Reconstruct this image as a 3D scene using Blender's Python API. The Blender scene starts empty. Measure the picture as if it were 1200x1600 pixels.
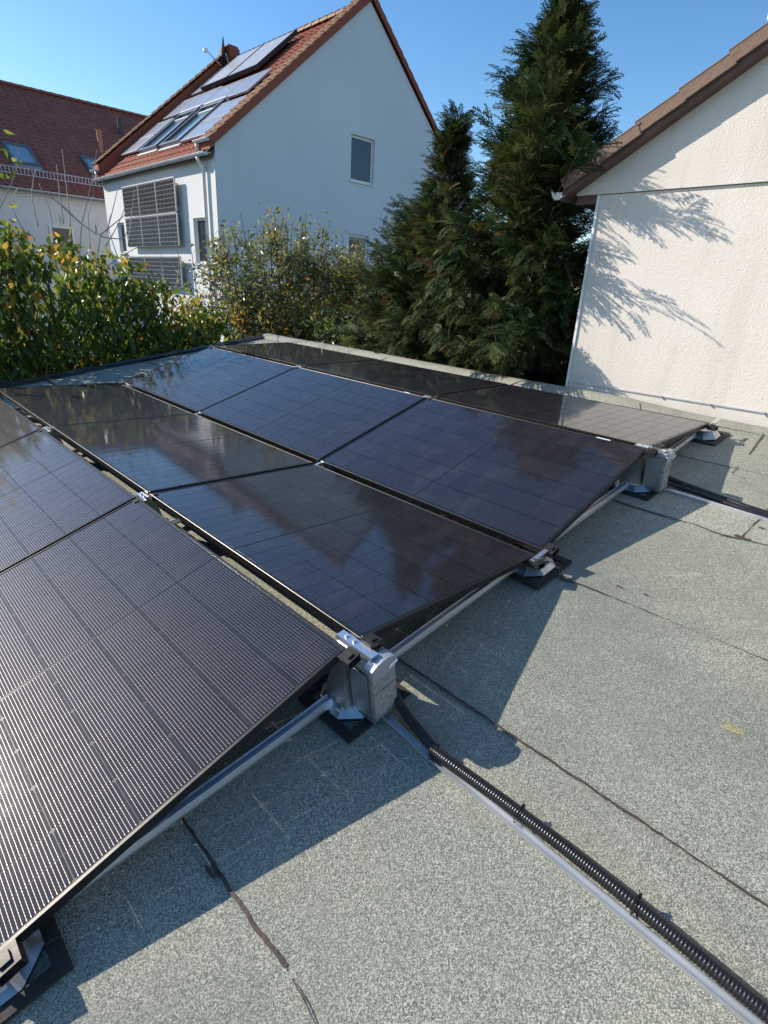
import bpy, bmesh, math, random
import numpy as np
from mathutils import Matrix, Vector
random.seed(7); rng = np.random.default_rng(11)
scene = bpy.context.scene
COL = scene.collection
R = math.radians

# ---------------------------------------------------------------- camera, light, exposure
RM = Matrix(((0.9886978, 0.0, -0.1499222), (-0.0015389, 0.9999473, -0.0101484), (0.1499143, 0.0102644, 0.9886457)))
ROOF = RM.to_4x4()                       # the low roof slopes about 8.6 degrees: its own frame
fwd = Vector((0.65981596, 0.65214033, -0.37330401)); upv = Vector((0.22734747, 0.30025692, 0.92636867))
right = fwd.cross(upv).normalized()
cd = bpy.data.cameras.new('camera'); cam = bpy.data.objects.new('camera', cd); COL.objects.link(cam)
m = Matrix((right, upv, -fwd)).transposed().to_4x4(); m.translation = Vector((0.0223, -1.17147, 1.59068)); cam.matrix_world = m
cd.sensor_fit = 'HORIZONTAL'; cd.sensor_width = 36; cd.lens = 25.97; cd.clip_start = 0.02; cd.clip_end = 5000
scene.camera = cam
SUN = Vector((-0.4133, 0.7703, 0.4862)).normalized()
sl = bpy.data.lights.new('sun', 'SUN'); sl.energy = 5.0; sl.angle = R(0.5); sl.color = (1.0, 0.91, 0.79)
so = bpy.data.objects.new('sun', sl); COL.objects.link(so); so.rotation_euler = SUN.to_track_quat('Z', 'Y').to_euler()
w = bpy.data.worlds.new('World'); scene.world = w; w.use_nodes = True
wn = w.node_tree.nodes; wl = w.node_tree.links
sky = wn.new('ShaderNodeTexSky'); sky.sky_type = 'NISHITA'; sky.sun_disc = False
sky.sun_elevation = math.asin(SUN.z); sky.sun_rotation = math.atan2(SUN.x, SUN.y)
sky.air_density = 1.0; sky.dust_density = 0.3; sky.ozone_density = 2.0; sky.altitude = 200
hs = wn.new('ShaderNodeHueSaturation'); hs.inputs['Saturation'].default_value = 1.25
wl.new(sky.outputs[0], hs.inputs['Color']); wl.new(hs.outputs[0], wn['Background'].inputs[0]); wn['Background'].inputs[1].default_value = 0.145
scene.view_settings.view_transform = 'Standard'; scene.view_settings.look = 'None'
scene.view_settings.exposure = 0.45; scene.view_settings.gamma = 1.0
scene.render.engine = 'CYCLES'

# ---------------------------------------------------------------- materials
class NT:
    def __init__(s, name):
        s.m = bpy.data.materials.new(name); s.m.use_nodes = True; s.t = s.m.node_tree
        s.b = s.t.nodes['Principled BSDF']; s.out = s.t.nodes['Material Output']
    def n(s, typ, **kw):
        x = s.t.nodes.new(typ)
        for k, v in kw.items():
            if k.startswith('i_'): x.inputs[k[2:].replace('_', ' ')].default_value = v
            else: setattr(x, k, v)
        return x
    def l(s, a, b): s.t.links.new(a, b)
    def coord(s, kind='Object'):
        return s.n('ShaderNodeTexCoord').outputs[kind]
    def noise(s, scale, detail=4, rough=0.6, vec=None, dist=0.0):
        x = s.n('ShaderNodeTexNoise'); x.inputs['Scale'].default_value = scale; x.inputs['Detail'].default_value = detail
        x.inputs['Roughness'].default_value = rough; x.inputs['Distortion'].default_value = dist
        s.l(vec if vec is not None else s.coord(), x.inputs['Vector']); return x
    def ramp(s, fac, stops):
        r = s.n('ShaderNodeValToRGB'); e = r.color_ramp.elements
        e[0].position, e[0].color = stops[0][0], (*stops[0][1], 1); e[1].position, e[1].color = stops[-1][0], (*stops[-1][1], 1)
        for p, c in stops[1:-1]:
            q = e.new(p); q.color = (*c, 1)
        s.l(fac, r.inputs[0]); return r.outputs[0]
    def math(s, op, a, b=None, c=None):
        x = s.n('ShaderNodeMath', operation=op)
        for i, v in enumerate((a, b, c)):
            if v is None: continue
            if isinstance(v, (int, float)): x.inputs[i].default_value = v
            else: s.l(v, x.inputs[i])
        return x.outputs[0]
    def mix(s, fac, a, b, blend='MIX'):
        x = s.n('ShaderNodeMixRGB', blend_type=blend)
        for i, v in enumerate((fac, a, b)):
            if isinstance(v, (int, float)): x.inputs[i].default_value = v
            elif isinstance(v, tuple): x.inputs[i].default_value = (*v, 1)
            else: s.l(v, x.inputs[i])
        return x.outputs[0]
    def bump(s, h, strength=0.3, dist=0.01):
        x = s.n('ShaderNodeBump'); x.inputs['Strength'].default_value = strength; x.inputs['Distance'].default_value = dist
        s.l(h, x.inputs['Height']); s.l(x.outputs[0], s.b.inputs['Normal']); return x
    def set(s, base=None, rough=None, metal=None, spec=None, coat=None, coat_r=None):
        for k, v in (('Base Color', base), ('Roughness', rough), ('Metallic', metal), ('Specular IOR Level', spec), ('Coat Weight', coat), ('Coat Roughness', coat_r)):
            if v is None: continue
            if isinstance(v, tuple): s.b.inputs[k].default_value = (*v, 1)
            elif isinstance(v, (int, float)): s.b.inputs[k].default_value = v
            else: s.l(v, s.b.inputs[k])
        return s.m
M = {}
def varied(name, c1, c2, rough=0.6, scale=6, metal=0.0, bump=0.15, bscale=60, spec=0.5, bd=0.004):
    t = NT(name); n1 = t.noise(scale); n2 = t.noise(bscale, 3)
    c = t.ramp(n1.outputs[0], [(0.3, c1), (0.7, c2)])
    t.set(c, t.math('MULTIPLY_ADD', n2.outputs[0], 0.2 if metal < .5 else .03, rough - (0.1 if metal < .5 else .015)), metal, spec)
    if bump: t.bump(n2.outputs[0], bump, bd)
    M[name] = t.m; return t.m

def mat_bitumen():
    t = NT('bitumen_granules'); co = t.coord()
    v = t.n('ShaderNodeTexVoronoi', i_Scale=390.0); t.l(co, v.inputs['Vector'])
    g = t.noise(310, 3, 0.75); g2 = t.noise(2.2, 5, 0.65); g3 = t.noise(0.7, 3)
    sep = t.n('ShaderNodeSeparateColor'); t.l(v.outputs['Color'], sep.inputs[0])
    speck = t.math('ADD', t.math('MULTIPLY', sep.outputs[0], 0.55), t.math('MULTIPLY', g.outputs[0], 0.7))
    c = t.ramp(speck, [(0.28, (0.050, 0.055, 0.048)), (0.50, (0.205, 0.213, 0.182)), (0.67, (0.37, 0.37, 0.31)), (0.86, (0.74, 0.72, 0.60))])
    warm = t.mix(t.ramp(g2.outputs[0], [(0.42, (0, 0, 0)), (0.68, (1, 1, 1))]), c, (0.34, 0.33, 0.26), 'MIX')
    c2 = t.mix(0.32, c, warm)
    c3 = t.mix(t.ramp(g3.outputs[0], [(0.4, (0, 0, 0)), (0.65, (0.35, 0.35, 0.35))]), c2, (0.13, 0.15, 0.135))
    # scuffed pale patches
    g5 = t.noise(7, 6, 0.75, None, 1.5); sc = t.ramp(g5.outputs[0], [(0.66, (0, 0, 0)), (0.72, (0.45, 0.45, 0.45))])
    c4 = t.mix(sc, c3, (0.50, 0.50, 0.44))
    oi = t.n('ShaderNodeObjectInfo'); c5 = t.mix(1.0, c4, t.mix(oi.outputs['Random'], (0.90, 0.92, 0.90), (1.06, 1.05, 1.02)), 'MULTIPLY')
    g6 = t.noise(1.1, 7, 0.7, None, 0.8); c6 = t.mix(t.ramp(g6.outputs[0], [(0.52, (0, 0, 0)), (0.62, (0.30,) * 3), (0.66, (0.05,) * 3), (0.80, (0.2,) * 3)]), c5, (0.15, 0.155, 0.125))
    t.set(c6, 0.85, 0, 0.35); t.bump(speck, 0.9, 0.003); M['bitumen'] = t.m
mat_bitumen()
varied('seam', (0.035, 0.025, 0.020), (0.085, 0.06, 0.048), 0.6, 40, bump=0.6)
varied('alu', (0.78, 0.79, 0.82), (0.88, 0.88, 0.90), 0.30, 9, 0.9, 0, 90)
varied('galv', (0.42, 0.45, 0.47), (0.60, 0.62, 0.64), 0.42, 14, 0.9, 0, 60)
varied('zinc', (0.40, 0.43, 0.46), (0.55, 0.57, 0.60), 0.5, 3, 0.6, 0.05, 60)
varied('frame_black', (0.06, 0.058, 0.056), (0.085, 0.08, 0.078), 0.36, 20, 0.9, 0, 90)
varied('clamp_black', (0.03, 0.028, 0.026), (0.06, 0.055, 0.05), 0.42, 30, 0.4, 0.05, 90)
varied('rubber', (0.010, 0.010, 0.011), (0.03, 0.03, 0.03), 0.75, 30, bump=0.5, bscale=150)
varied('conduit', (0.010, 0.010, 0.011), (0.016, 0.016, 0.017), 0.30, 30, bump=0.05)
varied('concrete', (0.20, 0.20, 0.195), (0.38, 0.375, 0.355), 0.9, 70, bump=0.7, bscale=110, bd=0.006)
varied('label_white', (0.75, 0.74, 0.70), (0.82, 0.82, 0.8), 0.5, 30, bump=0.0)
varied('label_orange', (0.7, 0.45, 0.2), (0.8, 0.5, 0.25), 0.5, 30, bump=0.0)

varied('plaster_white', (0.62, 0.62, 0.60), (0.72, 0.72, 0.70), 0.85, 0.6, bump=0.25, bscale=60)
varied('terracotta_pipe', (0.33, 0.13, 0.07), (0.42, 0.18, 0.10), 0.7, 5)
varied('dark_metal', (0.03, 0.032, 0.036), (0.06, 0.062, 0.066), 0.45, 8, 0.5)
varied('pvc_white', (0.72, 0.73, 0.73), (0.80, 0.80, 0.79), 0.35, 3, bump=0.02)
varied('soffit_brown', (0.10, 0.055, 0.045), (0.16, 0.09, 0.07), 0.7, 6, bump=0.3)
varied('twig', (0.30, 0.26, 0.22), (0.48, 0.44, 0.40), 0.8, 25, bump=0.4)
varied('bark', (0.07, 0.05, 0.035), (0.16, 0.12, 0.09), 0.9, 12, bump=0.8)
varied('soil_grass', (0.035, 0.05, 0.02), (0.09, 0.09, 0.05), 0.95, 0.9, bump=0.6, bscale=9)
varied('curtain', (0.35, 0.36, 0.38), (0.5, 0.5, 0.5), 0.9, 9)
varied('shutter_brown', (0.16, 0.09, 0.06), (0.22, 0.12, 0.08), 0.7, 9)
varied('blue_frame', (0.08, 0.10, 0.12), (0.12, 0.14, 0.16), 0.4, 9)
def mat_tile(name, a, b, c, moss=0.3):
    t = NT(name); n1 = t.noise(1.7, 4); n2 = t.noise(14, 4, 0.7); n3 = t.noise(55, 3)
    col = t.ramp(n1.outputs[0], [(0.3, a), (0.7, b)])
    col = t.mix(t.ramp(n2.outputs[0], [(0.45, (0, 0, 0)), (0.7, (moss, moss, moss))]), col, c)
    t.set(col, 0.72, 0, 0.4); t.bump(n3.outputs[0], 0.4, 0.006); M[name] = t.m
mat_tile('tile_red', (0.27, 0.062, 0.030), (0.37, 0.10, 0.045), (0.17, 0.09, 0.05), 0.45)
mat_tile('tile_dark', (0.25, 0.075, 0.050), (0.33, 0.11, 0.068), (0.11, 0.06, 0.05), 0.6)
mat_tile('tile_verge', (0.30, 0.16, 0.09), (0.42, 0.23, 0.13), (0.16, 0.14, 0.07), 0.6)
mat_tile('tile_brown', (0.17, 0.105, 0.075), (0.24, 0.15, 0.105), (0.09, 0.07, 0.055), 0.6)
def mat_plaster(name, a, b, c):
    t = NT(name); n1 = t.noise(0.35, 5); n2 = t.noise(70, 4, 0.6); mp = t.n('ShaderNodeMapping'); mp.inputs['Scale'].default_value = (3.5, 3.5, 0.22); t.l(t.coord(), mp.inputs[0]); st = t.noise(1.0, 6, 0.65, mp.outputs[0])
    col = t.ramp(n1.outputs[0], [(0.3, a), (0.7, b)]); col = t.mix(t.ramp(st.outputs[0], [(0.52, (0, 0, 0)), (0.78, (0.18,) * 3)]), col, c)
    t.set(col, 0.88, 0, 0.3); t.bump(n2.outputs[0], 0.3, 0.005); M[name] = t.m
mat_plaster('plaster_grey', (0.66, 0.67, 0.68), (0.73, 0.735, 0.74), (0.56, 0.57, 0.57))
def mat_render_beige():
    t = NT('render_beige'); n1 = t.noise(0.9, 4); n2 = t.noise(75, 4, 0.6, None, 0.2)
    mp = t.n('ShaderNodeMapping'); mp.inputs['Scale'].default_value = (6, 6, 0.7); t.l(t.coord(), mp.inputs[0])
    st = t.noise(1.0, 5, 0.6, mp.outputs[0])
    c = t.ramp(n1.outputs[0], [(0.3, (0.67, 0.61, 0.54)), (0.7, (0.75, 0.69, 0.62))])
    c = t.mix(t.ramp(st.outputs[0], [(0.5, (0, 0, 0)), (0.75, (0.35, 0.35, 0.35))]), c, (0.52, 0.46, 0.39))
    t.set(c, 0.9, 0, 0.3); t.bump(n2.outputs[0], 0.6, 0.007); M['render_beige'] = t.m
mat_render_beige()
def mat_cell():
    t = NT('solar_cell'); co = t.coord(); sep = t.n('ShaderNodeSeparateXYZ'); t.l(co, sep.inputs[0])
    # sixteen silver bus wires along the long side, with solder pads
    ph = t.math('FRACT', t.math('MULTIPLY_ADD', sep.outputs[0], 1 / 0.01075, -0.004 / 0.01075))
    yf = t.math('FRACT', t.math('MULTIPLY', sep.outputs[1], 1 / 0.01122)); pad = t.math('LESS_THAN', t.math('ABSOLUTE', t.math('SUBTRACT', yf, 0.5)), 0.14)
    endp = t.math('GREATER_THAN', t.math('ABSOLUTE', t.math('SUBTRACT', sep.outputs[1], 0.0449)), 0.0385)
    wd_ = t.math('ADD', t.math('MULTIPLY_ADD', pad, 0.028, 0.040), t.math('MULTIPLY', endp, 0.03))
    line = t.math('LESS_THAN', t.math('ABSOLUTE', t.math('SUBTRACT', ph, 0.5)), wd_)
    mp = t.n('ShaderNodeMapping'); mp.inputs['Scale'].default_value = (1, 1, 1); t.l(co, mp.inputs[0])
    dirt = t.noise(9, 5, 0.7); dust = t.noise(260, 2)
    oi = t.n('ShaderNodeObjectInfo')
    base = t.mix(oi.outputs['Random'], (0.008, 0.008, 0.014), (0.014, 0.014, 0.021))
    spk = t.ramp(dust.outputs[0], [(0.70, (0, 0, 0)), (0.78, (0.30, 0.30, 0.30))])
    base = t.mix(spk, base, (0.30, 0.28, 0.25))
    inx = t.math('LESS_THAN', t.math('ABSOLUTE', t.math('SUBTRACT', sep.outputs[0], 0.09)), 0.086); line = t.math('MULTIPLY', line, inx)
    dl = t.noise(5, 6, 0.7, t.n('ShaderNodeNewGeometry').outputs['Position'], 0.5); base = t.mix(t.ramp(dl.outputs[0], [(0.5, (0, 0, 0)), (0.8, (0.14,) * 3)]), base, (0.16, 0.15, 0.13))
    col = t.mix(line, base, (0.23, 0.205, 0.20))
    t.set(col, t.math('MULTIPLY_ADD', line, -0.16, 0.6), t.math('MULTIPLY', line, 0.7), 0.06, 1.0, t.ramp(dirt.outputs[0], [(0.3, (0.05,)*3), (0.75, (0.09,)*3)]))
    t.b.inputs['Coat IOR'].default_value = 1.48
    b = t.n('ShaderNodeBump'); b.inputs['Strength'].default_value = 0.05; b.inputs['Distance'].default_value = 0.002
    t.l(t.noise(45, 2).outputs[0], b.inputs['Height']); t.l(b.outputs[0], t.b.inputs['Coat Normal'])
    M['cell'] = t.m
mat_cell()
t = NT('backing'); t.set((0.02, 0.03, 0.038), 0.4, 0, 0.3, 0.8, 0.08); tp = t.n('ShaderNodeBsdfTransparent'); mx = t.n('ShaderNodeMixShader'); mx.inputs[0].default_value = 0.4
t.l(t.b.outputs[0], mx.inputs[1]); t.l(tp.outputs[0], mx.inputs[2]); t.l(mx.outputs[0], t.out.inputs[0]); M['backing'] = t.m     # clear glass between the cells
t = NT('glass_dark'); nn = t.noise(1.5, 3); t.set(t.ramp(nn.outputs[0], [(0.3, (0.02, 0.025, 0.03)), (0.7, (0.04, 0.05, 0.06))]), 0.06, 0, 0.4, 0.3, 0.03); M['glass_dark'] = t.m
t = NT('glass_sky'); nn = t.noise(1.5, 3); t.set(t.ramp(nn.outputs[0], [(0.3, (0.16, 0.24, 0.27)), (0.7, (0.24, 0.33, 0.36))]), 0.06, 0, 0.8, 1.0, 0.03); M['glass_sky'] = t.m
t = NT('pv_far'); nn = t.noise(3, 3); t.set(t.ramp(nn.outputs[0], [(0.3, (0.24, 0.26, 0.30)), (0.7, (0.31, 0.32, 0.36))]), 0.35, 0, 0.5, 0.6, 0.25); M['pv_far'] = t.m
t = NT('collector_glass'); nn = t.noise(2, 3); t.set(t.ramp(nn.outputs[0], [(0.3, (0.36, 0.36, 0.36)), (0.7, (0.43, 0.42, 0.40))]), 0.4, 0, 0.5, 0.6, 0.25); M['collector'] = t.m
t = NT('facade_cell'); nn = t.noise(30, 2); t.set(t.ramp(nn.outputs[0], [(0.3, (0.025, 0.028, 0.035)), (0.7, (0.05, 0.05, 0.055))]), 0.25, 0, 0.5, 0.6, 0.1); M['facade_cell'] = t.m
t = NT('facade_back'); nn = t.noise(4, 2); t.set(t.ramp(nn.outputs[0], [(0.3, (0.30, 0.30, 0.28)), (0.7, (0.38, 0.37, 0.34))]), 0.3, 0, 0.5, 0.5, 0.1); M['facade_back'] = t.m

def leafmat(name, a, b, trans=0.45, rough=0.45, tcol=None, scale=6.0, spec=0.45):
    t = NT(name); n1 = t.noise(scale, 3); col = t.ramp(n1.outputs[0], [(0.32, a), (0.68, b)])
    t.set(col, rough, 0, spec)
    tr = t.n('ShaderNodeBsdfTranslucent'); t.l(t.mix(0.5, col, tcol or b), tr.inputs[0])
    mx = t.n('ShaderNodeMixShader'); mx.inputs[0].default_value = trans
    t.l(t.b.outputs[0], mx.inputs[1]); t.l(tr.outputs[0], mx.inputs[2]); t.l(mx.outputs[0], t.out.inputs[0]); M[name] = t.m
leafmat('leaf_green', (0.035, 0.070, 0.016), (0.075, 0.125, 0.026), 0.35, 0.33, (0.22, 0.36, 0.03))
leafmat('leaf_lime', (0.12, 0.16, 0.035), (0.20, 0.235, 0.05), 0.5, 0.42, (0.42, 0.45, 0.06))
leafmat('leaf_yellow', (0.38, 0.27, 0.035), (0.50, 0.37, 0.06), 0.45, 0.5, (0.65, 0.42, 0.06))
leafmat('leaf_orange', (0.40, 0.16, 0.03), (0.55, 0.25, 0.04), 0.45, 0.5, (0.7, 0.3, 0.05))
leafmat('leaf_olive', (0.09, 0.115, 0.05), (0.17, 0.19, 0.085), 0.35, 0.33, (0.28, 0.30, 0.09))
leafmat('leaf_pale', (0.20, 0.22, 0.10), (0.30, 0.31, 0.15), 0.4, 0.35, (0.4, 0.42, 0.12))
leafmat('conifer', (0.022, 0.045, 0.017), (0.055, 0.088, 0.028), 0.15, 0.6, (0.06, 0.10, 0.03), 3.0, 0.18)
leafmat('conifer_light', (0.06, 0.09, 0.03), (0.12, 0.15, 0.05), 0.25, 0.6, (0.14, 0.18, 0.04), 3.0, 0.18)
leafmat('conifer_brown', (0.13, 0.085, 0.035), (0.20, 0.13, 0.06), 0.2, 0.7, (0.2, 0.12, 0.05), 3.0, 0.18)

# ---------------------------------------------------------------- mesh helpers
def link(name, me, mats, parent=None, mat=None, smooth=False):
    o = bpy.data.objects.new(name, me); COL.objects.link(o)
    if mats:
        for q in (mats if isinstance(mats, (list, tuple)) else [mats]):
            me.materials.append(M[q] if isinstance(q, str) else q)
    if mat is not None: o.matrix_world = mat
    if parent is not None: o.parent = parent
    if smooth: me.polygons.foreach_set('use_smooth', [True] * len(me.polygons))
    return o
class MB:
    def __init__(s): s.v = []; s.f = []; s.mi = []
    def add(s, vs, fs, mi=0):
        k = len(s.v); s.v += [tuple(x) for x in vs]; s.f += [tuple(i + k for i in f) for f in fs]; s.mi += [mi] * len(fs)
    def box(s, x0, x1, y0, y1, z0, z1, M4=None, mi=0):
        vs = [Vector((x, y, z)) for x in (x0, x1) for y in (y0, y1) for z in (z0, z1)]
        if M4 is not None: vs = [M4 @ v for v in vs]
        s.add(vs, [(0, 1, 3, 2), (4, 6, 7, 5), (0, 4, 5, 1), (2, 3, 7, 6), (0, 2, 6, 4), (1, 5, 7, 3)], mi); return s
    def quad(s, a, b, c, d, mi=0): s.add([a, b, c, d], [(0, 1, 2, 3)], mi); return s
    def prism(s, poly, vec, mi=0):
        n = len(poly); p = [Vector(a) for a in poly]; q = [a + Vector(vec) for a in p]
        s.add(p + q, [tuple(range(n))[::-1], tuple(range(n, 2 * n))] + [(i, (i + 1) % n, n + (i + 1) % n, n + i) for i in range(n)], mi); return s
    def tube(s, pts, rad, seg=6, mi=0, cap=True):
        pts = [Vector(p) for p in pts]; n = len(pts); rings = []
        if not isinstance(rad, (list, tuple)): rad = [rad] * n
        prev = None
        for i, p in enumerate(pts):
            d = (pts[min(i + 1, n - 1)] - pts[max(i - 1, 0)]).normalized()
            a = d.cross(Vector((0, 0, 1)) if abs(d.z) < 0.95 else Vector((1, 0, 0))).normalized() if prev is None else (prev - d * prev.dot(d)).normalized()
            prev = a; b = d.cross(a)
            rings.append([p + (a * math.cos(k * 2 * math.pi / seg) + b * math.sin(k * 2 * math.pi / seg)) * rad[i] for k in range(seg)])
        vs = [v for r in rings for v in r]; fs = []
        for i in range(n - 1):
            for k in range(seg): fs.append((i * seg + k, i * seg + (k + 1) % seg, (i + 1) * seg + (k + 1) % seg, (i + 1) * seg + k))
        if cap: fs += [tuple(range(seg))[::-1], tuple((n - 1) * seg + k for k in range(seg))]
        s.add(vs, fs, mi); return s
    def mesh(s, name, bevel=0, recalc=True):
        me = bpy.data.meshes.new(name); me.from_pydata(s.v, [], s.f); me.polygons.foreach_set('material_index', s.mi)
        if recalc or bevel:
            bm = bmesh.new(); bm.from_mesh(me)
            if bevel: bmesh.ops.bevel(bm, geom=[e for e in bm.edges if len(e.link_faces) == 2 and e.calc_face_angle(0) > 0.5], offset=bevel, segments=1, affect='EDGES', profile=0.5)
            if recalc: bmesh.ops.recalc_face_normals(bm, faces=bm.faces)
            bm.to_mesh(me); bm.free()
        me.update(); return me
    def build(s, name, mats, parent=None, mat=None, bevel=0, smooth=False, recalc=True):
        return link(name, s.mesh(name, bevel, recalc), mats, parent, mat, smooth)
def tag(o, label=None, cat=None, group=None, kind=None):
    for k, v in (('label', label), ('category', cat), ('group', group), ('kind', kind)):
        if v: o[k] = v
    return o
def empty(name, mat=None):
    o = bpy.data.objects.new(name, None); COL.objects.link(o); o.empty_display_size = 0.1
    if mat is not None: o.matrix_world = mat
    return o
def copy_tree(o, parent=None):
    c = o.copy(); COL.objects.link(c)
    if parent is not None: c.parent = parent; c.matrix_parent_inverse = o.matrix_parent_inverse.copy()
    for ch in list(o.children): copy_tree(ch, c)
    return c
def T(x, y, z): return Matrix.Translation((x, y, z))

# ---------------------------------------------------------------- ground
GZ = -2.7
tag(MB().quad((-900, -900, GZ), (900, -900, GZ), (900, 900, GZ), (-900, 900, GZ)).build('ground', 'soil_grass', recalc=False), kind='structure')

# ---------------------------------------------------------------- the low flat roof (roof frame)
fr = empty('flat_roof', ROOF); tag(fr, kind='structure')
slab = MB(); slab.prism([(-4.5, -6, -0.25), (4.98, -6, -0.25), (4.98, 6.42, -0.25), (-4.5, 7.15, -0.25)], (0, 0, 0.242)); slab.build('roof_slab', 'concrete', fr)
XS = [-4.45, -3.3, -2.35, -1.4, -0.45, 0.485, 1.415, 2.35, 3.235, 4.15, 4.96]
def yfar(x): return 7.1 + (x + 4.5) * (6.40 - 7.1) / 9.5
for i in range(len(XS) - 1):
    a, b = XS[i], XS[i + 1]; mb = MB(); ny = 50; na = 6; vs = []; fs = []
    for j in range(ny + 1):
        y0 = -6 + (yfar(a) + 6) * j / ny; y1 = -6 + (yfar(b) + 6) * j / ny
        ja = 0.006 * math.sin(j * 1.7 + i * 3) + random.uniform(-.003, .003)
        for k in range(na + 1):
            u = k / na; x = a + (b - a) * u + (ja if k == 0 else 0) - (0 if k < na else -0.03)
            z = 0.0015 + 0.0055 * (1 - u) + (0.003 * math.sin(y0 * 1.3 + x * 2.1) + 0.003 * math.sin(y0 * 2.9 - x) if 0 < k < na else 0.0)
            z += (0.0015 * math.sin(y0 * 3 + i)) if k == 0 else 0
            vs.append((x, y0 * (1 - u) + y1 * u, z))
    for j in range(ny):
        for k in range(na):
            q = j * (na + 1) + k; fs.append((q, q + 1, q + na + 2, q + na + 1))
    mb.add(vs, fs); mb.add([(vs[j * (na + 1)][0], vs[j * (na + 1)][1], -0.006) for j in range(ny + 1)] + [vs[j * (na + 1)] for j in range(ny + 1)], [(j, ny + 1 + j, ny + 2 + j, j + 1) for j in range(ny)])
    mb.build('bitumen_sheet', 'bitumen', fr, smooth=True, recalc=False)
def seam(pts, wd=0.008, z=0.0078, blob=0.5, hseed=0):
    rr = random.Random(hseed); P = [Vector((*p, z)) for p in pts]; q = []
    for a, b in zip(P[:-1], P[1:]):
        n = max(2, int((b - a).length / 0.022))
        for k in range(n): q.append(a.lerp(b, k / n))
    q.append(P[-1]); vs = []; wv = wd
    for i, p in enumerate(q):
        d = (q[min(i + 1, len(q) - 1)] - q[max(i - 1, 0)]).normalized(); nrm = Vector((-d.y, d.x, 0))
        wv = max(0.0012, min(wd * 2.2, wv + rr.uniform(-.5, .5) * wd * blob)); o = rr.uniform(-.5, .5) * 0.003
        l = wv * rr.uniform(.35, .65)
        vs += [p + nrm * (l + o) , p + nrm * (o - wv + l)]
    return vs, [(2 * i, 2 * i + 1, 2 * i + 3, 2 * i + 2) for i in range(len(q) - 1)]
SE = [([(0.487, 5.0), (0.487, 0.1), (0.483, -0.35), (0.49, -0.47)], 0.009), ([(0.487, -0.50), (0.474, -0.6), (0.47, -1.5), (0.48, -4)], 0.008),
      ([(1.415, 5), (1.41, 0.07), (1.417, -1.23), (1.42, -4)], 0.006), ([(2.34, 5), (2.337, -0.1), (2.35, -0.5), (2.361, -0.98), (2.35, -3)], 0.009),
      ([(3.235, 5), (3.237, 0.09), (3.227, -0.107), (3.237, -0.396), (3.22, -0.537), (3.233, -0.622)], 0.010), ([(3.233, -0.622), (3.253, -0.745), (3.26, -2)], 0.009),
      ([(4.16, 5), (4.152, 0.046), (4.139, -0.154), (4.141, -0.329)], 0.008), ([(4.052, -0.331), (4.254, -0.325), (4.517, -0.312), (5.0, -0.268)], 0.008),
      ([(4.052, -0.331), (4.007, -0.396), (4.057, -0.468), (4.17, -0.501), (4.22, -0.56)], 0.007), ([(3.957, -0.398), (3.94, -0.477), (3.957, -0.558), (3.96, -1.2)], 0.006),
      ([(3.233, -0.622), (3.34, -0.626), (3.472, -0.632), (3.588, -0.632), (3.80, -0.629), (4.2, -0.64)], 0.016),
      ([(-0.455, 5), (-0.45, -4)], 0.008)]
for i, (pp, wd) in enumerate(SE):
    mb = MB(); vs, fs = seam(pp, wd * (.62 if i < 2 else .75), 0.0088 + 0.0002 * (i % 3), 0.7, i + 3); mb.add(vs, fs); mb.build('bitumen_seam', 'seam', fr, recalc=False)
# bitumen bleed blobs and a lifted flap near the wall
for (x, y, r_, sd) in [(3.25, -0.625, 0.035, 1), (0.47, -0.14, 0.02, 2), (2.335, -0.13, 0.035, 3), (3.42, -0.67, 0.02, 4), (2.44, -0.36, .012, 5), (2.46, -.47, .01, 6)]:
    rr = random.Random(sd); mb = MB(); vs = [(x, y, 0.0098)]; n = 14
    for k in range(n):
        a = k * 2 * math.pi / n; q = r_ * rr.uniform(.45, 1.1); vs.append((x + q * math.cos(a) * .6, y + q * math.sin(a) * 1.5, 0.0094))
    mb.add(vs, [(0, 1 + k, 1 + (k + 1) % n) for k in range(n)]); mb.build('bitumen_patch', 'seam', fr, recalc=False)
mb = MB()
for k in range(6):
    x = 4.30 + k * .012; mb.quad((x, -.60, .012), (x + .004, -.60, .012), (x + .006, -.54, .012), (x + .002, -.54, .012))
tag(mb.build('bitumen_patch', 'seam', fr, recalc=False))
# yellow chalk scratches
mb = MB(); rr = random.Random(4)
for k in range(6):
    x = 1.93 + rr.uniform(-.018, .018); y = -.955 + rr.uniform(-.02, .02); mb.quad((x, y, .0105), (x + .0022, y, .0105), (x + .012, y - .055, .0105), (x + .010, y - .055, .0105))
varied('chalk_yellow', (0.55, 0.48, 0.15), (0.65, 0.58, 0.25), 0.9, 90, bump=0)
mb.build('chalk_mark', 'chalk_yellow', fr, recalc=False)
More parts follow.
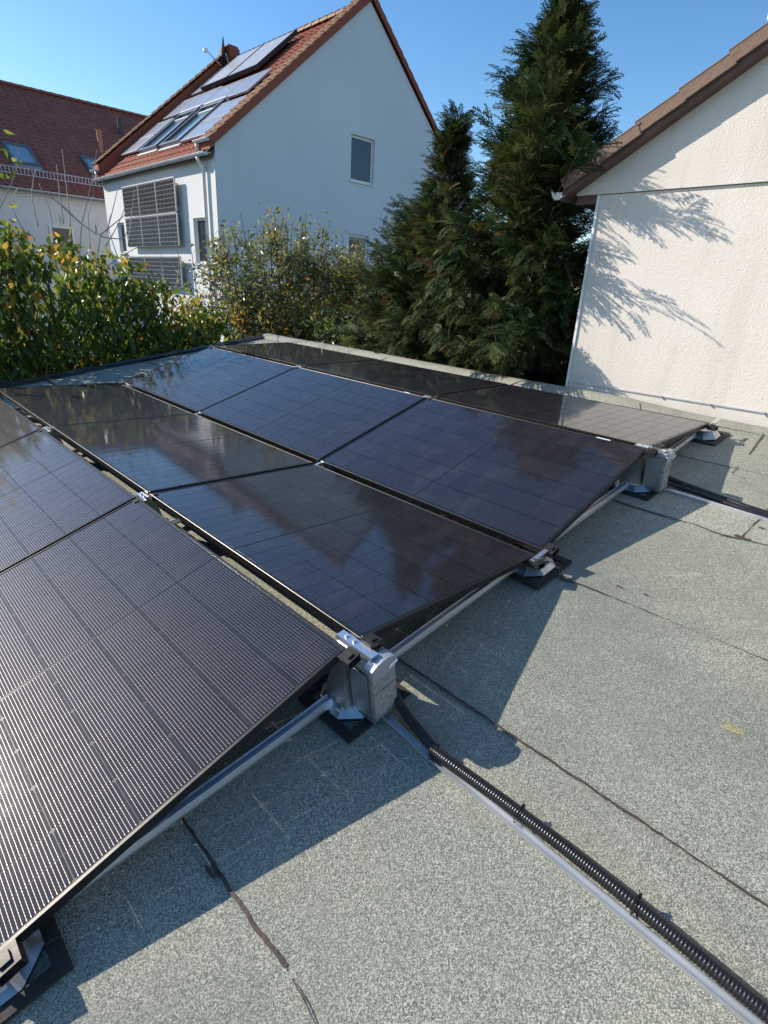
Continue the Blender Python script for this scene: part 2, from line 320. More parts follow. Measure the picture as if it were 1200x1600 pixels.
# raised kerb along the far right edge, covered in the same sheet
mb = MB(); prof = [(4.885, 0.008), (4.905, 0.035), (4.94, 0.052), (4.99, 0.058), (5.035, 0.052), (5.055, 0.03), (5.06, -0.3)]
ys = [-6 + 12.42 * j / 60 for j in range(61)]; vs = []
for j, y in enumerate(ys):
    for x, z in prof:
        k = max(0.0, min(1.0, (y - 0.2) / 0.7)); zz = z if z < 0 else 0.008 + (z - 0.008) * (0.15 + 0.85 * k)
        vs.append((x + 0.004 * math.sin(y * 3.1), y, zz + 0.004 * math.sin(y * 1.9)))
n = len(prof); mb.add(vs, [(j * n + k, j * n + k + 1, (j + 1) * n + k + 1, (j + 1) * n + k) for j in range(60) for k in range(n - 1)])
mb.build('roof_kerb', 'bitumen', fr, smooth=True, recalc=False)
for (ya, xa) in [(0.62, 4.87), (2.35, 4.87), (5.3, 4.87)]:
    mb = MB(); vs, fs = seam([(0.0, 0.0), (0.2, 0.01)], 0.008, 0, .6, int(ya * 10))
    vs2 = []
    for v in vs:
        x = xa + v[0]; zz = np.interp(x, [p[0] for p in prof[:6]], [p[1] for p in prof[:6]]); k = max(0, min(1, (ya - .2) / .7)); zz = 0.008 + (zz - 0.008) * (0.15 + 0.85 * k)
        vs2.append((x, ya + v[1] + v[0] * .5, zz + 0.004 * math.sin(ya * 1.9) + .003))
    mb.add(vs2, fs); mb.build('bitumen_seam', 'seam', fr, recalc=False)
# dark metal drip edge along the far side
mb = MB(); a = Vector((-4.5, yfar(-4.5), 0)); b = Vector((5.06, yfar(5.06), 0)); d = (b - a).normalized(); nr = Vector((-d.y, d.x, 0))
def strip(pr):
    v = []
    for q in (a, b):
        for (u, z) in pr: v.append(q + nr * u + Vector((0, 0, z)))
    k = len(pr); mb.add(v, [(i, i + 1, k + i + 1, k + i) for i in range(k - 1)])
strip([(-0.11, 0.010), (-0.06, 0.022), (-0.005, 0.045), (0.03, 0.045), (0.034, -0.28)]); mb.build('drip_edge', 'dark_metal', fr, recalc=False)
mb = MB()
q = [a.lerp(b, t_) + nr * -0.055 for t_ in np.linspace(0, 1, 80)]
vs, fs = seam([(v.x, v.y) for v in q], 0.02, 0.031, .6, 77); mb.add(vs, fs); mb.build('bitumen_seam', 'seam', fr, recalc=False)
for xx in (1.9, 3.1, 4.2):
    mb = MB(); vs, fs = seam([(xx, yfar(xx) - .55), (xx + .01, yfar(xx) - .12)], 0.011, 0.0105, .6, 9); mb.add(vs, fs); mb.build('bitumen_seam', 'seam', fr, recalc=False)
# the building under the roof
mb = MB(); vs = [RM @ Vector(p) for p in ((-4.4, -5.9, -.26), (4.95, -5.9, -.26), (4.95, 6.3, -.26), (-4.4, 7.0, -.26))]
mb.add(vs + [Vector((v.x, v.y, GZ)) for v in vs], [(0, 1, 5, 4), (1, 2, 6, 5), (2, 3, 7, 6), (3, 0, 4, 7), (0, 1, 2, 3)])
tag(mb.build('garage', 'plaster_white'), 'plain rendered garage under the flat bitumen roof with the solar panels', 'garage')

# ---------------------------------------------------------------- solar panels (roof frame)
W_, L_ = 1.134, 1.722; PITCH = 1.742; TH = R(10.66); h0 = 0.0923; c_ = W_ * math.cos(TH); H0 = h0 + W_ * math.sin(TH); GR, GV = 0.066, 0.0457
fm = MB()
def bar(x0, x1, y0, y1):
    fm.box(x0, x1, y0, y1, -0.030, 0.0015)
bar(0, 0.011, 0, L_); bar(W_ - 0.011, W_, 0, L_); bar(0.011, W_ - 0.011, 0, 0.011); bar(0.011, W_ - 0.011, L_ - 0.011, L_)
frame_me = fm.mesh('frame', 0.0012); frame_me.materials.append(M['frame_black'])
back_me = MB().box(0.0105, W_ - 0.0105, 0.0105, L_ - 0.0105, -0.006, -0.0012).mesh('backing_sheet'); back_me.materials.append(M['backing'])
cw, ch, cc = 0.180, 0.0898, 0.007
cell_me = MB().prism([(0, 0, 0), (cw, 0, 0), (cw, ch - cc, 0), (cw - cc, ch, 0), (cc, ch, 0), (0, ch - cc, 0)], (0, 0, 0.0009)).mesh('solar_cell'); cell_me.materials.append(M['cell'])
cell_mb = MB().prism([(cc, 0, 0), (cw - cc, 0, 0), (cw, cc, 0), (cw, ch, 0), (0, ch, 0), (0, cc, 0)], (0, 0, 0.0009)).mesh('solar_cell'); cell_mb.materials.append(M['cell'])
proto = empty('solar_module'); link('frame', frame_me, None, proto); link('backing_sheet', back_me, None, proto)
px_ = (W_ - 0.022 - 6 * 0.1835) / 2 + 0.011; py0 = 0.011 + 0.006
for i in range(6):
    for j in range(18):
        y = py0 + j * 0.0932 + (0.011 if j >= 9 else 0.0)
        o = bpy.data.objects.new('solar_cell', cell_me if j % 2 else cell_mb); COL.objects.link(o)
        o.location = (px_ + i * 0.1835 + 0.00175, y, -0.00118); o.parent = proto
jb = MB().box(.45, .68, L_ / 2 - .03, L_ / 2 + .03, -.028, -.008).build('junction_box', 'rubber', proto)
# rows: (x of low edge, z low, high x, z high)
rows = [(0.0, h0, c_, H0), (2 * c_ + GR, h0 + 0.01, c_ + GR, H0), (2 * c_ + GR + GV, h0 + 0.015, 3 * c_ + GR + GV - .005, H0 - 0.024), (4 * c_ + 2 * GR + GV - 0.07, h0 + 0.036, 3 * c_ + 2 * GR + GV - .01, H0 - 0.028)]
rdesc = ['leftmost row', 'second row from the left', 'third row from the left', 'far right row beside the roof kerb']
pdesc = [['nearest panel of the leftmost row, seams of silver wires showing in close-up', 'middle panel of the leftmost row reflecting blue sky', 'farthest panel of the leftmost row, cut off by the photo edge'],
         ['nearest panel of the second row, tilting right behind the first concrete weights', 'middle panel of the second row with a blue sky patch and dark tree reflection', 'farthest panel of the second row, dark with green shrub reflection'],
         ['nearest panel of the third row, white sticker on its high corner', 'middle panel of the third row, sky blue sheen above the second row', 'farthest panel of the third row, smooth pale blue next to the roof drip edge'],
         ['nearest panel of the far right row, mirroring the sunlit beige wall', 'middle panel of the far right row, dark with tree reflections', 'farthest panel of the far right row, wedged at the roof corner']]
first = True
for r_, (xl, zl, xh, zh) in enumerate(rows):
    U = Vector((xh - xl, 0, zh - zl)); sc = U.length / W_; U.normalize()
    for j in range(3):
        p = proto if first else copy_tree(proto); first = False
        y0 = j * PITCH
        jit = random.uniform(-.0025, .0025)
        if xh > xl: X_, Y_, O_ = U, Vector((0, 1, 0)), Vector((xl, y0, zl + jit))
        else: X_, Y_, O_ = U, Vector((0, -1, 0)), Vector((xl, y0 + L_, zl + jit))
        Z_ = X_.cross(Y_).normalized()
        m = Matrix((X_ * sc, Y_, Z_)).transposed().to_4x4(); m.translation = O_
        p.matrix_world = ROOF @ m
        tag(p, 'black ' + pdesc[r_][j], 'solar panel', 'black solar panels laid out on the flat roof')
        if r_ == 2 and j < 2:
            yy = 0.22 if j == 0 else 0.18
            MB().box(W_ - .0105, W_ - .0005, yy, yy + (.09 if j == 0 else .06), .0016, .0022).build('sticker', 'label_white', p)

# ---------------------------------------------------------------- supports (roof frame)
def mat_plate(mb_, cx, cy, s=0.152):
    # black rubber pad with triangular cut-outs near the corners
    a = s; b_ = s * .62; z0, z1 = 0.008, 0.020
    outer = [(-a, -a), (a, -a), (a, a), (-a, a)]
    ins = [(-b_ * .55, -b_), (b_ * .55, -b_), (b_, -b_ * .55), (b_, b_ * .55), (b_ * .55, b_), (-b_ * .55, b_), (-b_, b_ * .55), (-b_, -b_ * .55)]
    ring = []
    for (x, y) in outer: ring.append((x, y))
    # border frame of four bars plus octagonal middle, leaves small triangular holes
    t_ = s * .24
    for (x0, x1, y0, y1) in ((-a, a, -a, -a + t_), (-a, a, a - t_, a), (-a, -a + t_, -a + t_, a - t_), (a - t_, a, -a + t_, a - t_)):
        mb_.box(cx + x0, cx + x1, cy + y0, cy + y1, z0, z1)
    q = a - t_ + .001; e = q * .42
    mb_.prism([(cx + x, cy + y, z0) for x, y in ((-e, -q), (e, -q), (q, -e), (q, e), (e, q), (-e, q), (-q, e), (-q, -e))], (0, 0, z1 - z0 - .002))
def oct_plate(cx, cy, s, z0, z1, k=.45):
    e = s * k; return [(cx + x, cy + y, z0) for x, y in ((-e, -s), (e, -s), (s, -e), (s, e), (e, s), (-e, s), (-s, e), (-s, -e))]
def clamp_box(mb_, x0, x1, y0, y1, z1, tl=0.0, hh=.030):
    # hollow clamp: U shape with a small top tab and a screw head
    t_ = .003; M4 = T((x0 + x1) / 2, (y0 + y1) / 2, z1) @ Matrix.Rotation(tl, 4, 'Y'); a = (x1 - x0) / 2; b = (y1 - y0) / 2
    mb_.box(-a, a, -b, b, -t_, 0, M4); mb_.box(-a, -a + t_, -b, b, -hh, -t_, M4); mb_.box(a - t_, a, -b, b, -hh, -t_, M4); mb_.box(-a + t_, a - t_, -b, b, -hh, -hh + t_, M4)
    mb_.box(-a * .45, a * .45, -b * .5, b * .5, 0.0005, 0.007, M4)
def ridge_support(cx, y, H, ballast=False, far=False):
    root = empty('ridge_support', ROOF @ T(cx, y + .05, 0))
    mb = MB(); mat_plate(mb, 0, 0); mb.build('rubber_pad', 'rubber', root, recalc=False)
    mb = MB(); lo = oct_plate(0, 0, .118, .022, 0); hi = [(x * .72, yy * .72, .05) for x, yy, _ in oct_plate(0, 0, .118, 0, 0)]
    mb.add(lo + hi, [tuple(range(8))[::-1]] + [(i, (i + 1) % 8, 8 + (i + 1) % 8, 8 + i) for i in range(8)] + [tuple(range(8, 16))]); mb.build('base_plate', 'galv', root, bevel=.001)
    mb = MB(); zt = H - .035
    # folded sheet column, wide foot, narrow neck
    for sgn in (-1, 1):
        mb.prism([(-.085, sgn * .062, .045), (.085, sgn * .062, .045), (.062, sgn * .040, .15), (.050, sgn * .034, zt), (-.050, sgn * .034, zt), (-.062, sgn * .040, .15)], (0, -sgn * .003, 0))
    mb.add([(-.085, -.06, .045), (-.062, -.04, .15), (-.05, -.034, zt), (-.05, .034, zt), (-.062, .04, .15), (-.085, .06, .045)], [(0, 1, 4, 5), (1, 2, 3, 4)])
    mb.add([(.085, -.06, .045), (.062, -.04, .15), (.05, -.034, zt), (.05, .034, zt), (.062, .04, .15), (.085, .06, .045)], [(0, 1, 4, 5), (1, 2, 3, 4)])
    mb.build('column', 'galv', root)
    mb = MB(); mb.box(-.022, .012, -.148 if not far else -.06, .03, H - .008, H - .003); mb.box(-.022, -.019, -.148 if not far else -.06, .03, H - .06, H - .0085); mb.box(-.055, .055, -.03, .03, zt, zt + .004); mb.build('top_bracket', 'alu', root)
    for yb in (-.045, -.005): MB().tube([(-.004, yb, H - .003), (-.004, yb, H + .004)], .0065, 6).build('bolt', 'zinc', root)
    for xb in (-.06, .06): MB().tube([(xb, -.068, .048), (xb, -.068, .058)], .007, 6).build('bolt', 'zinc', root)
    for a in ((-.094, -.040, -.115, -.06, H + .006, -TH), (.012, .066, -.112, -.06, H + .006, TH)):
        mb = MB(); clamp_box(mb, *a); mb.build('panel_clamp', 'clamp_black', root)
    if ballast:
        for z0 in (.040, .1575):
            m4 = Matrix.Rotation(R(2), 4, 'Z')
            mb = MB(); mb.box(-.043, .064, -.168, -.078, z0, z0 + .1125, m4); b_ = mb.build('ballast_block', 'concrete', root, bevel=.0025)
        mb = MB(); n = 9; vs = []
        for k in range(n):
            u = k / (n - 1); x = -.046 + .104 * u; z = H - .032 + .026 * math.sin(math.pi * (.12 + .66 * u)) - .008
            vs += [(x, -.176, z), (x, -.135, z)]
        fs = [(2 * k, 2 * k + 1, 2 * k + 3, 2 * k + 2) for k in range(n - 1)]
        vs2 = [(v[0], v[1], v[2] - .002) for v in vs]; mb.add(vs, fs); mb.add(vs2, [f[::-1] for f in fs])
        # front flap of the cover
        fl = [(-.046 + .104 * k / (n - 1), -.176, vs[2 * k][2]) for k in range(n)]
        mb.add(fl + [(.058, -.1765, .235), (-.046, -.1765, .215)], [tuple(range(n + 2))])
        mb.build('cover_plate', 'zinc', root, recalc=False)
        m5 = T(.044, -.180, H - .048) @ Matrix.Rotation(R(-14), 4, 'Y')
        MB().box(-.018, .022, -.002, .002, -.006, .006, m5).build('sticker', 'label_white', root)
        MB().box(-.052, -.0502, -.15, -.066, .05, .24).box(.0665, .0685, -.15, -.066, .05, .2).box(-.052, .0685, -.172, -.066, .036, .040).build('ballast_tray', 'galv', root)
    return root
def valley_support(cx, y, h, side=0):
    root = empty('valley_support', ROOF @ T(cx, y + .05, 0))
    mb = MB(); mat_plate(mb, 0, 0); mb.build('rubber_pad', 'rubber', root, recalc=False)
    mb = MB(); lo = oct_plate(0, 0, .118, .022, 0); hi = [(x * .66, yy * .66, h - .055) for x, yy, _ in lo]
    mb.add(lo + hi, [tuple(range(8))[::-1]] + [(i, (i + 1) % 8, 8 + (i + 1) % 8, 8 + i) for i in range(8)] + [tuple(range(8, 16))]); mb.build('base_plate', 'galv', root, bevel=.001)
    MB().tube([(.008, -.075, h - .051), (.008, -.075, h - .036)], .008, 6).build('bolt', 'zinc', root)
    mb = MB(); mb.box(-.095 if side <= 0 else -.04, .03 if side <= 0 else .075, -.085, -.062, h + .004, h + .008); mb.box(-.005, .02, -.066, -.063, h - .055, h + .0035); mb.box(-.012, .030, -.10, -.04, h - .055, h - .051); mb.build('top_bracket', 'alu', root)
    for ok, a in ((side >= 0, (-.105, -.045, -.115, -.055, h + .001, TH, .032)), (side <= 0, (.018, .080, -.110, -.052, h + .010, -TH, .032))):
        if ok: mb = MB(); clamp_box(mb, *a); mb.build('panel_clamp', 'clamp_black', root)
    return root
r1x = c_ + GR / 2 + .012; r2x = 3 * c_ + GR * 1.5 + GV + .005; v1x = 2 * c_ + GR + GV / 2 + .005; v2x = rows[3][0] + .03; v0x = -.03
pos = ['front end', 'first joint', 'second joint', 'far end']
for j in range(4):
    y = j * PITCH - (.01 if j else 0)
    for nm, x, H in (('first ridge', r1x, H0), ('second ridge', r2x, H0 - .02)):
        o = ridge_support(x, y, H - (0.012 if j else 0), j == 0, j > 0)
        tag(o, ('galvanised sheet support carrying two grey concrete blocks at the front of the %s' % ('nearest ridge' if nm[0] == 'f' else 'ridge farther right')) if j == 0 else 'galvanised sheet support under the %s, at the %s of the panels' % (('left panel ridge' if nm[0] == 'f' else 'right panel ridge'), pos[j]), 'mounting support', 'ridge supports of the solar array')
    for nm, x, h, sd in (('in the valley between the second and third panel rows', v1x, h0 + .012, 0), ('at the outer edge of the leftmost panel row', v0x, h0, -1), ('at the low edge of the far right panel row', v2x, h0 + .036, 1)):
        o = valley_support(x, y, h - (0.01 if j else 0), sd)
        tag(o, 'low silver support %s, %s' % (nm, pos[j]), 'mounting support', 'valley supports of the solar array')
def rail_mesh(x0, x1):
    mb = MB(); pr = [(-.022, 0), (.022, 0), (.022, .010), (.016, .030), (.010, .030), (.006, .012), (-.006, .012), (-.010, .030), (-.016, .030), (-.022, .010)]
    mb.prism([(x0, y, z) for y, z in pr], (x1 - x0, 0, 0)); return mb
segs = [(v0x + .11, r1x - .09, 'left of the nearest concrete blocks'), (r1x + .09, v1x - .10, 'under the second panel row'), (v1x + .10, r2x - .09, 'under the third panel row'), (r2x + .09, v2x - .11, 'under the far right panel row')]
for j in range(4):
    for (a, b, ds) in segs:
        m5 = ROOF @ T(0, j * PITCH + .07, .030)
        o = rail_mesh(a, b).build('base_rail', 'alu', None, m5, bevel=.001); tag(o, 'silver base rail %s, %s' % (ds, ['in front', 'beneath the first joint', 'beneath the second joint', 'at the far end'][j]), 'rail', 'aluminium base rails under the panels')

# cable channel, corrugated conduit and ties
m5 = ROOF
mb = MB()
def sweep_profile(mb_, path, prof_):
    vs = []; n = len(prof_)
    for i, p in enumerate(path):
        a = Vector(path[max(i - 1, 0)]); b = Vector(path[min(i + 1, len(path) - 1)]); d = (b - a).normalized(); s_ = Vector((d.y, -d.x, 0)).normalized()
        for (u, z) in prof_: vs.append(Vector(p) + s_ * u + Vector((0, 0, z)))
    k = len(path); mb_.add(vs, [(i * n + q, i * n + (q + 1) % n, (i + 1) * n + (q + 1) % n, (i + 1) * n + q) for i in range(k - 1) for q in range(n)] + [tuple(range(n)), tuple((k - 1) * n + q for q in range(n))[::-1]])
CH = [(-.011, 0), (.011, 0), (.011, .014), (.009, .014), (.009, .004), (-.009, .004), (-.009, .014), (-.011, .014)]
sweep_profile(mb, [(1.178, -.02, .010), (1.154, -.31, .010), (1.151, -.7, .010), (1.139, -1.264, .010), (1.129, -1.9, .010), (1.12, -2.6, .010)], CH)
tag(mb.build('cable_channel', 'zinc', None, m5, recalc=True), 'thin silver channel running from the nearest blocks to the bottom right corner', 'cable channel')
cpath = [(1.165, -.335, .040), (1.171, -.45, .038), (1.179, -.62, .037), (1.183, -.80, .036), (1.179, -1.0, .036), (1.167, -1.267, .036), (1.161, -1.5, .036), (1.153, -1.9, .036), (1.143, -2.6, .036)]
def resample(P, step):
    P = [Vector(p) for p in P]; out = []
    # catmull-rom
    for i in range(len(P) - 1):
        p0, p1, p2, p3 = P[max(i - 1, 0)], P[i], P[i + 1], P[min(i + 2, len(P) - 1)]
        n = max(1, int((p2 - p1).length / step))
        for k in range(n):
            t_ = k / n; out.append(0.5 * ((2 * p1) + (p2 - p0) * t_ + (2 * p0 - 5 * p1 + 4 * p2 - p3) * t_ ** 2 + (3 * p1 - p0 - 3 * p2 + p3) * t_ ** 3))
    out.append(P[-1]); return out
cr = empty('corrugated_conduit', ROOF); tag(cr, 'black ribbed conduit lying on a silver channel in the near right foreground', 'cable conduit')
pts = resample(cpath, .0020); prof_r = [.0192, .0200, .0200, .0192]
mb = MB(); mb.tube(pts, [prof_r[i % 4] if i % 4 else .0180 for i in range(len(pts))], 14); mb.build('ribbed_hose', 'conduit', cr, smooth=True)
mb = MB(); mb.tube(resample([(1.245, -.04, .10), (1.236, -.09, .068), (1.215, -.17, .036), (1.196, -.25, .034), (1.172, -.345, .038)], .02), .0175, 12); mb.build('rubber_sleeve', 'rubber', cr, smooth=True)
def tie(cx, cy, cz, tail=1):
    mb = MB(); n = 16; ring = []
    for k in range(n):
        a = 2 * math.pi * k / n; ring.append((cx + (-.028 + 0) * 0 + .026 * math.cos(a) - .004, cy, max(.010, cz + .0215 * math.sin(a) - .001)))
    mb.tube(ring + [ring[0]], .0016, 5); mb.box(cx + .012, cx + .022, cy - .004, cy + .004, cz + .010, cz + .020)
    if tail: mb.tube([(cx + .016, cy, cz + .022), (cx + .026, cy + .008, cz + .021)], .0013, 4)
    return mb
for i, cy in enumerate((-.345, -.66, -1.0, -1.45, -1.9)):
    cx = float(np.interp(-cy, [-p[1] for p in cpath], [p[0] for p in cpath]))
    o = tie(cx, cy, .036).build('cable_tie', 'conduit', cr, smooth=False)
# second run behind: two black cables and a channel
mb = MB(); sweep_profile(mb, [(r2x + .03, -.03, .010), (3.545, -.134, .010), (3.53, -.362, .010), (3.51, -.675, .010), (3.48, -1.4, .010), (3.46, -2.2, .010)], CH)
tag(mb.build('cable_channel', 'alu', None, m5), 'silver channel leading away from the farther concrete blocks to the right edge', 'cable channel')
c2 = empty('black_cable', ROOF); tag(c2, 'pair of smooth black cable hoses leaving the farther concrete blocks to the right', 'cable')
MB().tube(resample([(3.60, -.02, .11), (3.64, -.10, .05), (3.635, -.26, .03), (3.60, -.455, .028), (3.565, -.66, .028), (3.53, -1.4, .026), (3.50, -2.2, .026)], .03), .017, 10).build('hose', 'conduit', c2, smooth=True)
MB().tube(resample([(3.55, -.02, .09), (3.59, -.11, .04), (3.60, -.26, .026), (3.565, -.455, .024), (3.535, -.66, .024), (3.50, -1.4, .024), (3.47, -2.2, .024)], .03), .012, 10).build('hose', 'conduit', c2, smooth=True)
for cy in (-.2, -.72): tie(3.60 if cy > -.5 else 3.55, cy, .03, 0).build('cable_tie', 'conduit', c2)
# cables hanging along the left ridge gap
MB().tube(resample([(1.14, .1, .19), (1.15, .5, .16), (1.14, 1.0, .18), (1.15, 1.7, .2), (1.14, 2.6, .16), (1.15, 3.5, .2)], .05), .004, 6).build('string_cable', 'conduit', None, m5)
tag(bpy.data.objects['string_cable'], 'thin black wiring strung under the gap of the nearest panel ridge', 'cable')

# ---------------------------------------------------------------- tile fields
def tile_field(O, U, V, N, nu, nv, pu, pv, amp=.03, step=.03, seg=6, jit=.004, wave='s', seed=1):
    rr = np.random.default_rng(seed); O, U, V, N = map(np.array, (O, U, V, N)); mb = MB(); nx = nu * seg + 1; vs = []; fs = []
    for c in range(nv):
        hh = rr.uniform(-jit, jit, nu + 1)
        for row in range(3):
            v = c * pv + (0 if row < 2 else pv * 1.02); up = (0.0 if row == 0 else step) if row < 2 else 0.0
            for k in range(nx):
                u = k / seg; ph = u % 1.0; wv = amp * (0.5 + 0.5 * math.cos(2 * math.pi * (ph - .25))) if ph < .75 else amp * (0.5 + .5 * math.cos(2 * math.pi * (ph - .25)))
                p = O + U * (u * pu) + V * v + N * (wv + up + hh[min(int(u), nu)] * (1 if row < 2 else 0)); vs.append(tuple(p))
        b = c * 3 * nx
        for row in range(2):
            for k in range(nx - 1): q = b + row * nx + k; fs.append((q, q + 1, q + nx + 1, q + nx))
    mb.add(vs, fs); return mb

# ---------------------------------------------------------------- central gable house
X0, XR, XA, YF, YB = 8.4, 18.8, 13.6, 13.9, 21.8; SL = 0.85; ZE = 4.84; ZA = ZE + SL * (XA - X0)
gh = empty('gable_house', T(X0, YF, GZ)); tag(gh, 'pale grey two-storey gable house with red tiled roof, centre left beyond the shrubs', 'house')
inv = gh.matrix_world.inverted()
def gp(o): o.parent = gh; o.matrix_parent_inverse = inv; return o
# gable wall with two window openings (built as strips around the openings)
def wall_with_holes(poly_fn, xs, holes, y, depth, mb_, axis='x'):
    pass
def gable_z(x): return ZE + SL * (min(x, 2 * XA - x) - X0) - .02
wins = [(13.0, 13.97, 4.66, 5.90), (13.0, 13.86, 1.95, 3.17)]
mb = MB(); cuts = sorted({X0, XR, XA} | {13.0, 13.86, 13.97})
for a, b in zip(cuts[:-1], cuts[1:]):
    hs = [(w_[2], w_[3]) for w_ in wins if w_[0] <= a + 1e-6 and w_[1] >= b - 1e-6]; z = GZ
    for (z0, z1) in sorted(hs):
        mb.quad((a, YF, z), (b, YF, z), (b, YF, z0), (a, YF, z0)); z = z1
    mb.quad((a, YF, z), (b, YF, z), (b, YF, gable_z(b)), (a, YF, gable_z(a)))
for (x0, x1, z0, z1) in wins:
    d = .14; mb.quad((x0, YF, z0), (x0, YF + d, z0), (x0, YF + d, z1), (x0, YF, z1)); mb.quad((x1, YF, z0), (x1, YF + d, z0), (x1, YF + d, z1), (x1, YF, z1))
    mb.quad((x0, YF, z1), (x1, YF, z1), (x1, YF + d, z1), (x0, YF + d, z1)); mb.quad((x0, YF, z0), (x1, YF, z0), (x1, YF + d, z0), (x0, YF + d, z0))
mb.prism([(X0, YB, GZ), (XR, YB, GZ), (XR, YB, ZE), (XA, YB, gable_z(XA)), (X0, YB, ZE)], (0, .02, 0)); mb.quad((XR, YF, GZ), (XR, YB, GZ), (XR, YB, ZE), (XR, YF, ZE))
# eave wall (faces left) with openings
ewins = [(14.62, 15.34, 2.0, 3.17), (20.35, 20.95, 2.3, 3.25)]
ec = sorted({YF, YB} | {v for w_ in ewins for v in w_[:2]})
for a, b in zip(ec[:-1], ec[1:]):
    hs = [(w_[2], w_[3]) for w_ in ewins if w_[0] <= a + 1e-6 and w_[1] >= b - 1e-6]; z = GZ
    for (z0, z1) in hs: mb.quad((X0, a, z), (X0, b, z), (X0, b, z0), (X0, a, z0)); z = z1
    mb.quad((X0, a, z), (X0, b, z), (X0, b, ZE - .12), (X0, a, ZE - .12))
for (y0, y1, z0, z1) in ewins:
    d = .16; mb.quad((X0, y0, z0), (X0 + d, y0, z0), (X0 + d, y0, z1), (X0, y0, z1)); mb.quad((X0, y1, z0), (X0 + d, y1, z0), (X0 + d, y1, z1), (X0, y1, z1))
    mb.quad((X0, y0, z1), (X0 + d, y0, z1), (X0 + d, y1, z1), (X0, y1, z1)); mb.quad((X0, y0, z0), (X0 + d, y0, z0), (X0 + d, y1, z0), (X0, y1, z0))
gp(mb.build('wall', 'plaster_grey', recalc=False))
def window_x(x0, x1, z0, z1, y, parentfn, shutter=False, sill=True):      # faces -Y
    f = MB(); t_ = .07; f.box(x0, x1, y + .08, y + .13, z0, z0 + t_).box(x0, x1, y + .08, y + .13, z1 - t_, z1).box(x0, x0 + t_, y + .08, y + .13, z0 + t_, z1 - t_).box(x1 - t_, x1, y + .08, y + .13, z0 + t_, z1 - t_)
    fo = parentfn(f.build('window_frame', 'pvc_white', bevel=.004))
    g = MB().box(x0 + t_, x1 - t_, y + .10, y + .115, z0 + t_, z1 - t_).build('pane', 'glass_dark'); g.parent = fo; g.matrix_parent_inverse = fo.matrix_world.inverted()
    if shutter:
        s_ = MB()
        for k in range(16): s_.box(x0 + t_, x1 - t_ - .25, y + .07, y + .078, z0 + t_ + k * .062, z0 + t_ + k * .062 + .055)
        so_ = s_.build('shutter', 'shutter_brown'); so_.parent = fo; so_.matrix_parent_inverse = fo.matrix_world.inverted()
    if sill:
        so_ = MB().box(x0 - .05, x1 + .05, y - .05, y + .08, z0 - .035, z0 - .002).build('window_sill', 'pvc_white'); so_.parent = fo; so_.matrix_parent_inverse = fo.matrix_world.inverted()
def window_y(y0, y1, z0, z1, x, parentfn):      # faces -X
    f = MB(); t_ = .06; f.box(x + .08, x + .13, y0, y1, z0, z0 + t_).box(x + .08, x + .13, y0, y1, z1 - t_, z1).box(x + .08, x + .13, y0, y0 + t_, z0 + t_, z1 - t_).box(x + .08, x + .13, y1 - t_, y1, z0 + t_, z1 - t_)
    fo = parentfn(f.build('window_frame', 'pvc_white', bevel=.004))
    g = MB().box(x + .10, x + .115, y0 + t_, y1 - t_, z0 + t_, z1 - t_).build('pane', 'glass_dark'); g.parent = fo; g.matrix_parent_inverse = fo.matrix_world.inverted()
    s_ = MB().box(x - .05, x + .08, y0 - .05, y1 + .05, z0 - .035, z0 - .002).build('window_sill', 'pvc_white'); s_.parent = fo; s_.matrix_parent_inverse = fo.matrix_world.inverted()
    cu = MB().box(x + .118, x + .125, y0 + t_, y0 + .3, z0 + t_, z1 - t_).build('curtain', 'curtain'); cu.parent = fo; cu.matrix_parent_inverse = fo.matrix_world.inverted()
window_x(*wins[0], YF, gp); window_x(*wins[1], YF, gp, True); [window_y(*w_, X0, gp) for w_ in ewins]
cs = 1 / math.hypot(1, SL); Vl = Vector((cs, 0, SL * cs)); Nl = Vector((-SL * cs, 0, cs))
slope_len = (XA - X0) / cs
# recessed roof field and its under-slab
Or = Vector((8.22, 14.42, 4.60)); nvr = int((XA + .02 - 8.22) / cs / .335) + 1
gp(tag(tile_field(Or, (0, 1, 0), Vl, Nl, 24, nvr, 7.13 / 24, .335 * .995, .04, .03, 6, .003, seed=3).build('roof_tiles', 'tile_red', recalc=False), kind='stuff'))
mb = MB(); mb.prism([(8.24, YF + .02, 4.50), (XA, YF + .02, 4.50 + SL * (XA - 8.24)), (XA, YF + .02, 4.57 + SL * (XA - 8.24)), (8.24, YF + .02, 4.57)], (0, YB - YF - .04, 0)); gp(mb.build('roof', 'soffit_brown'))
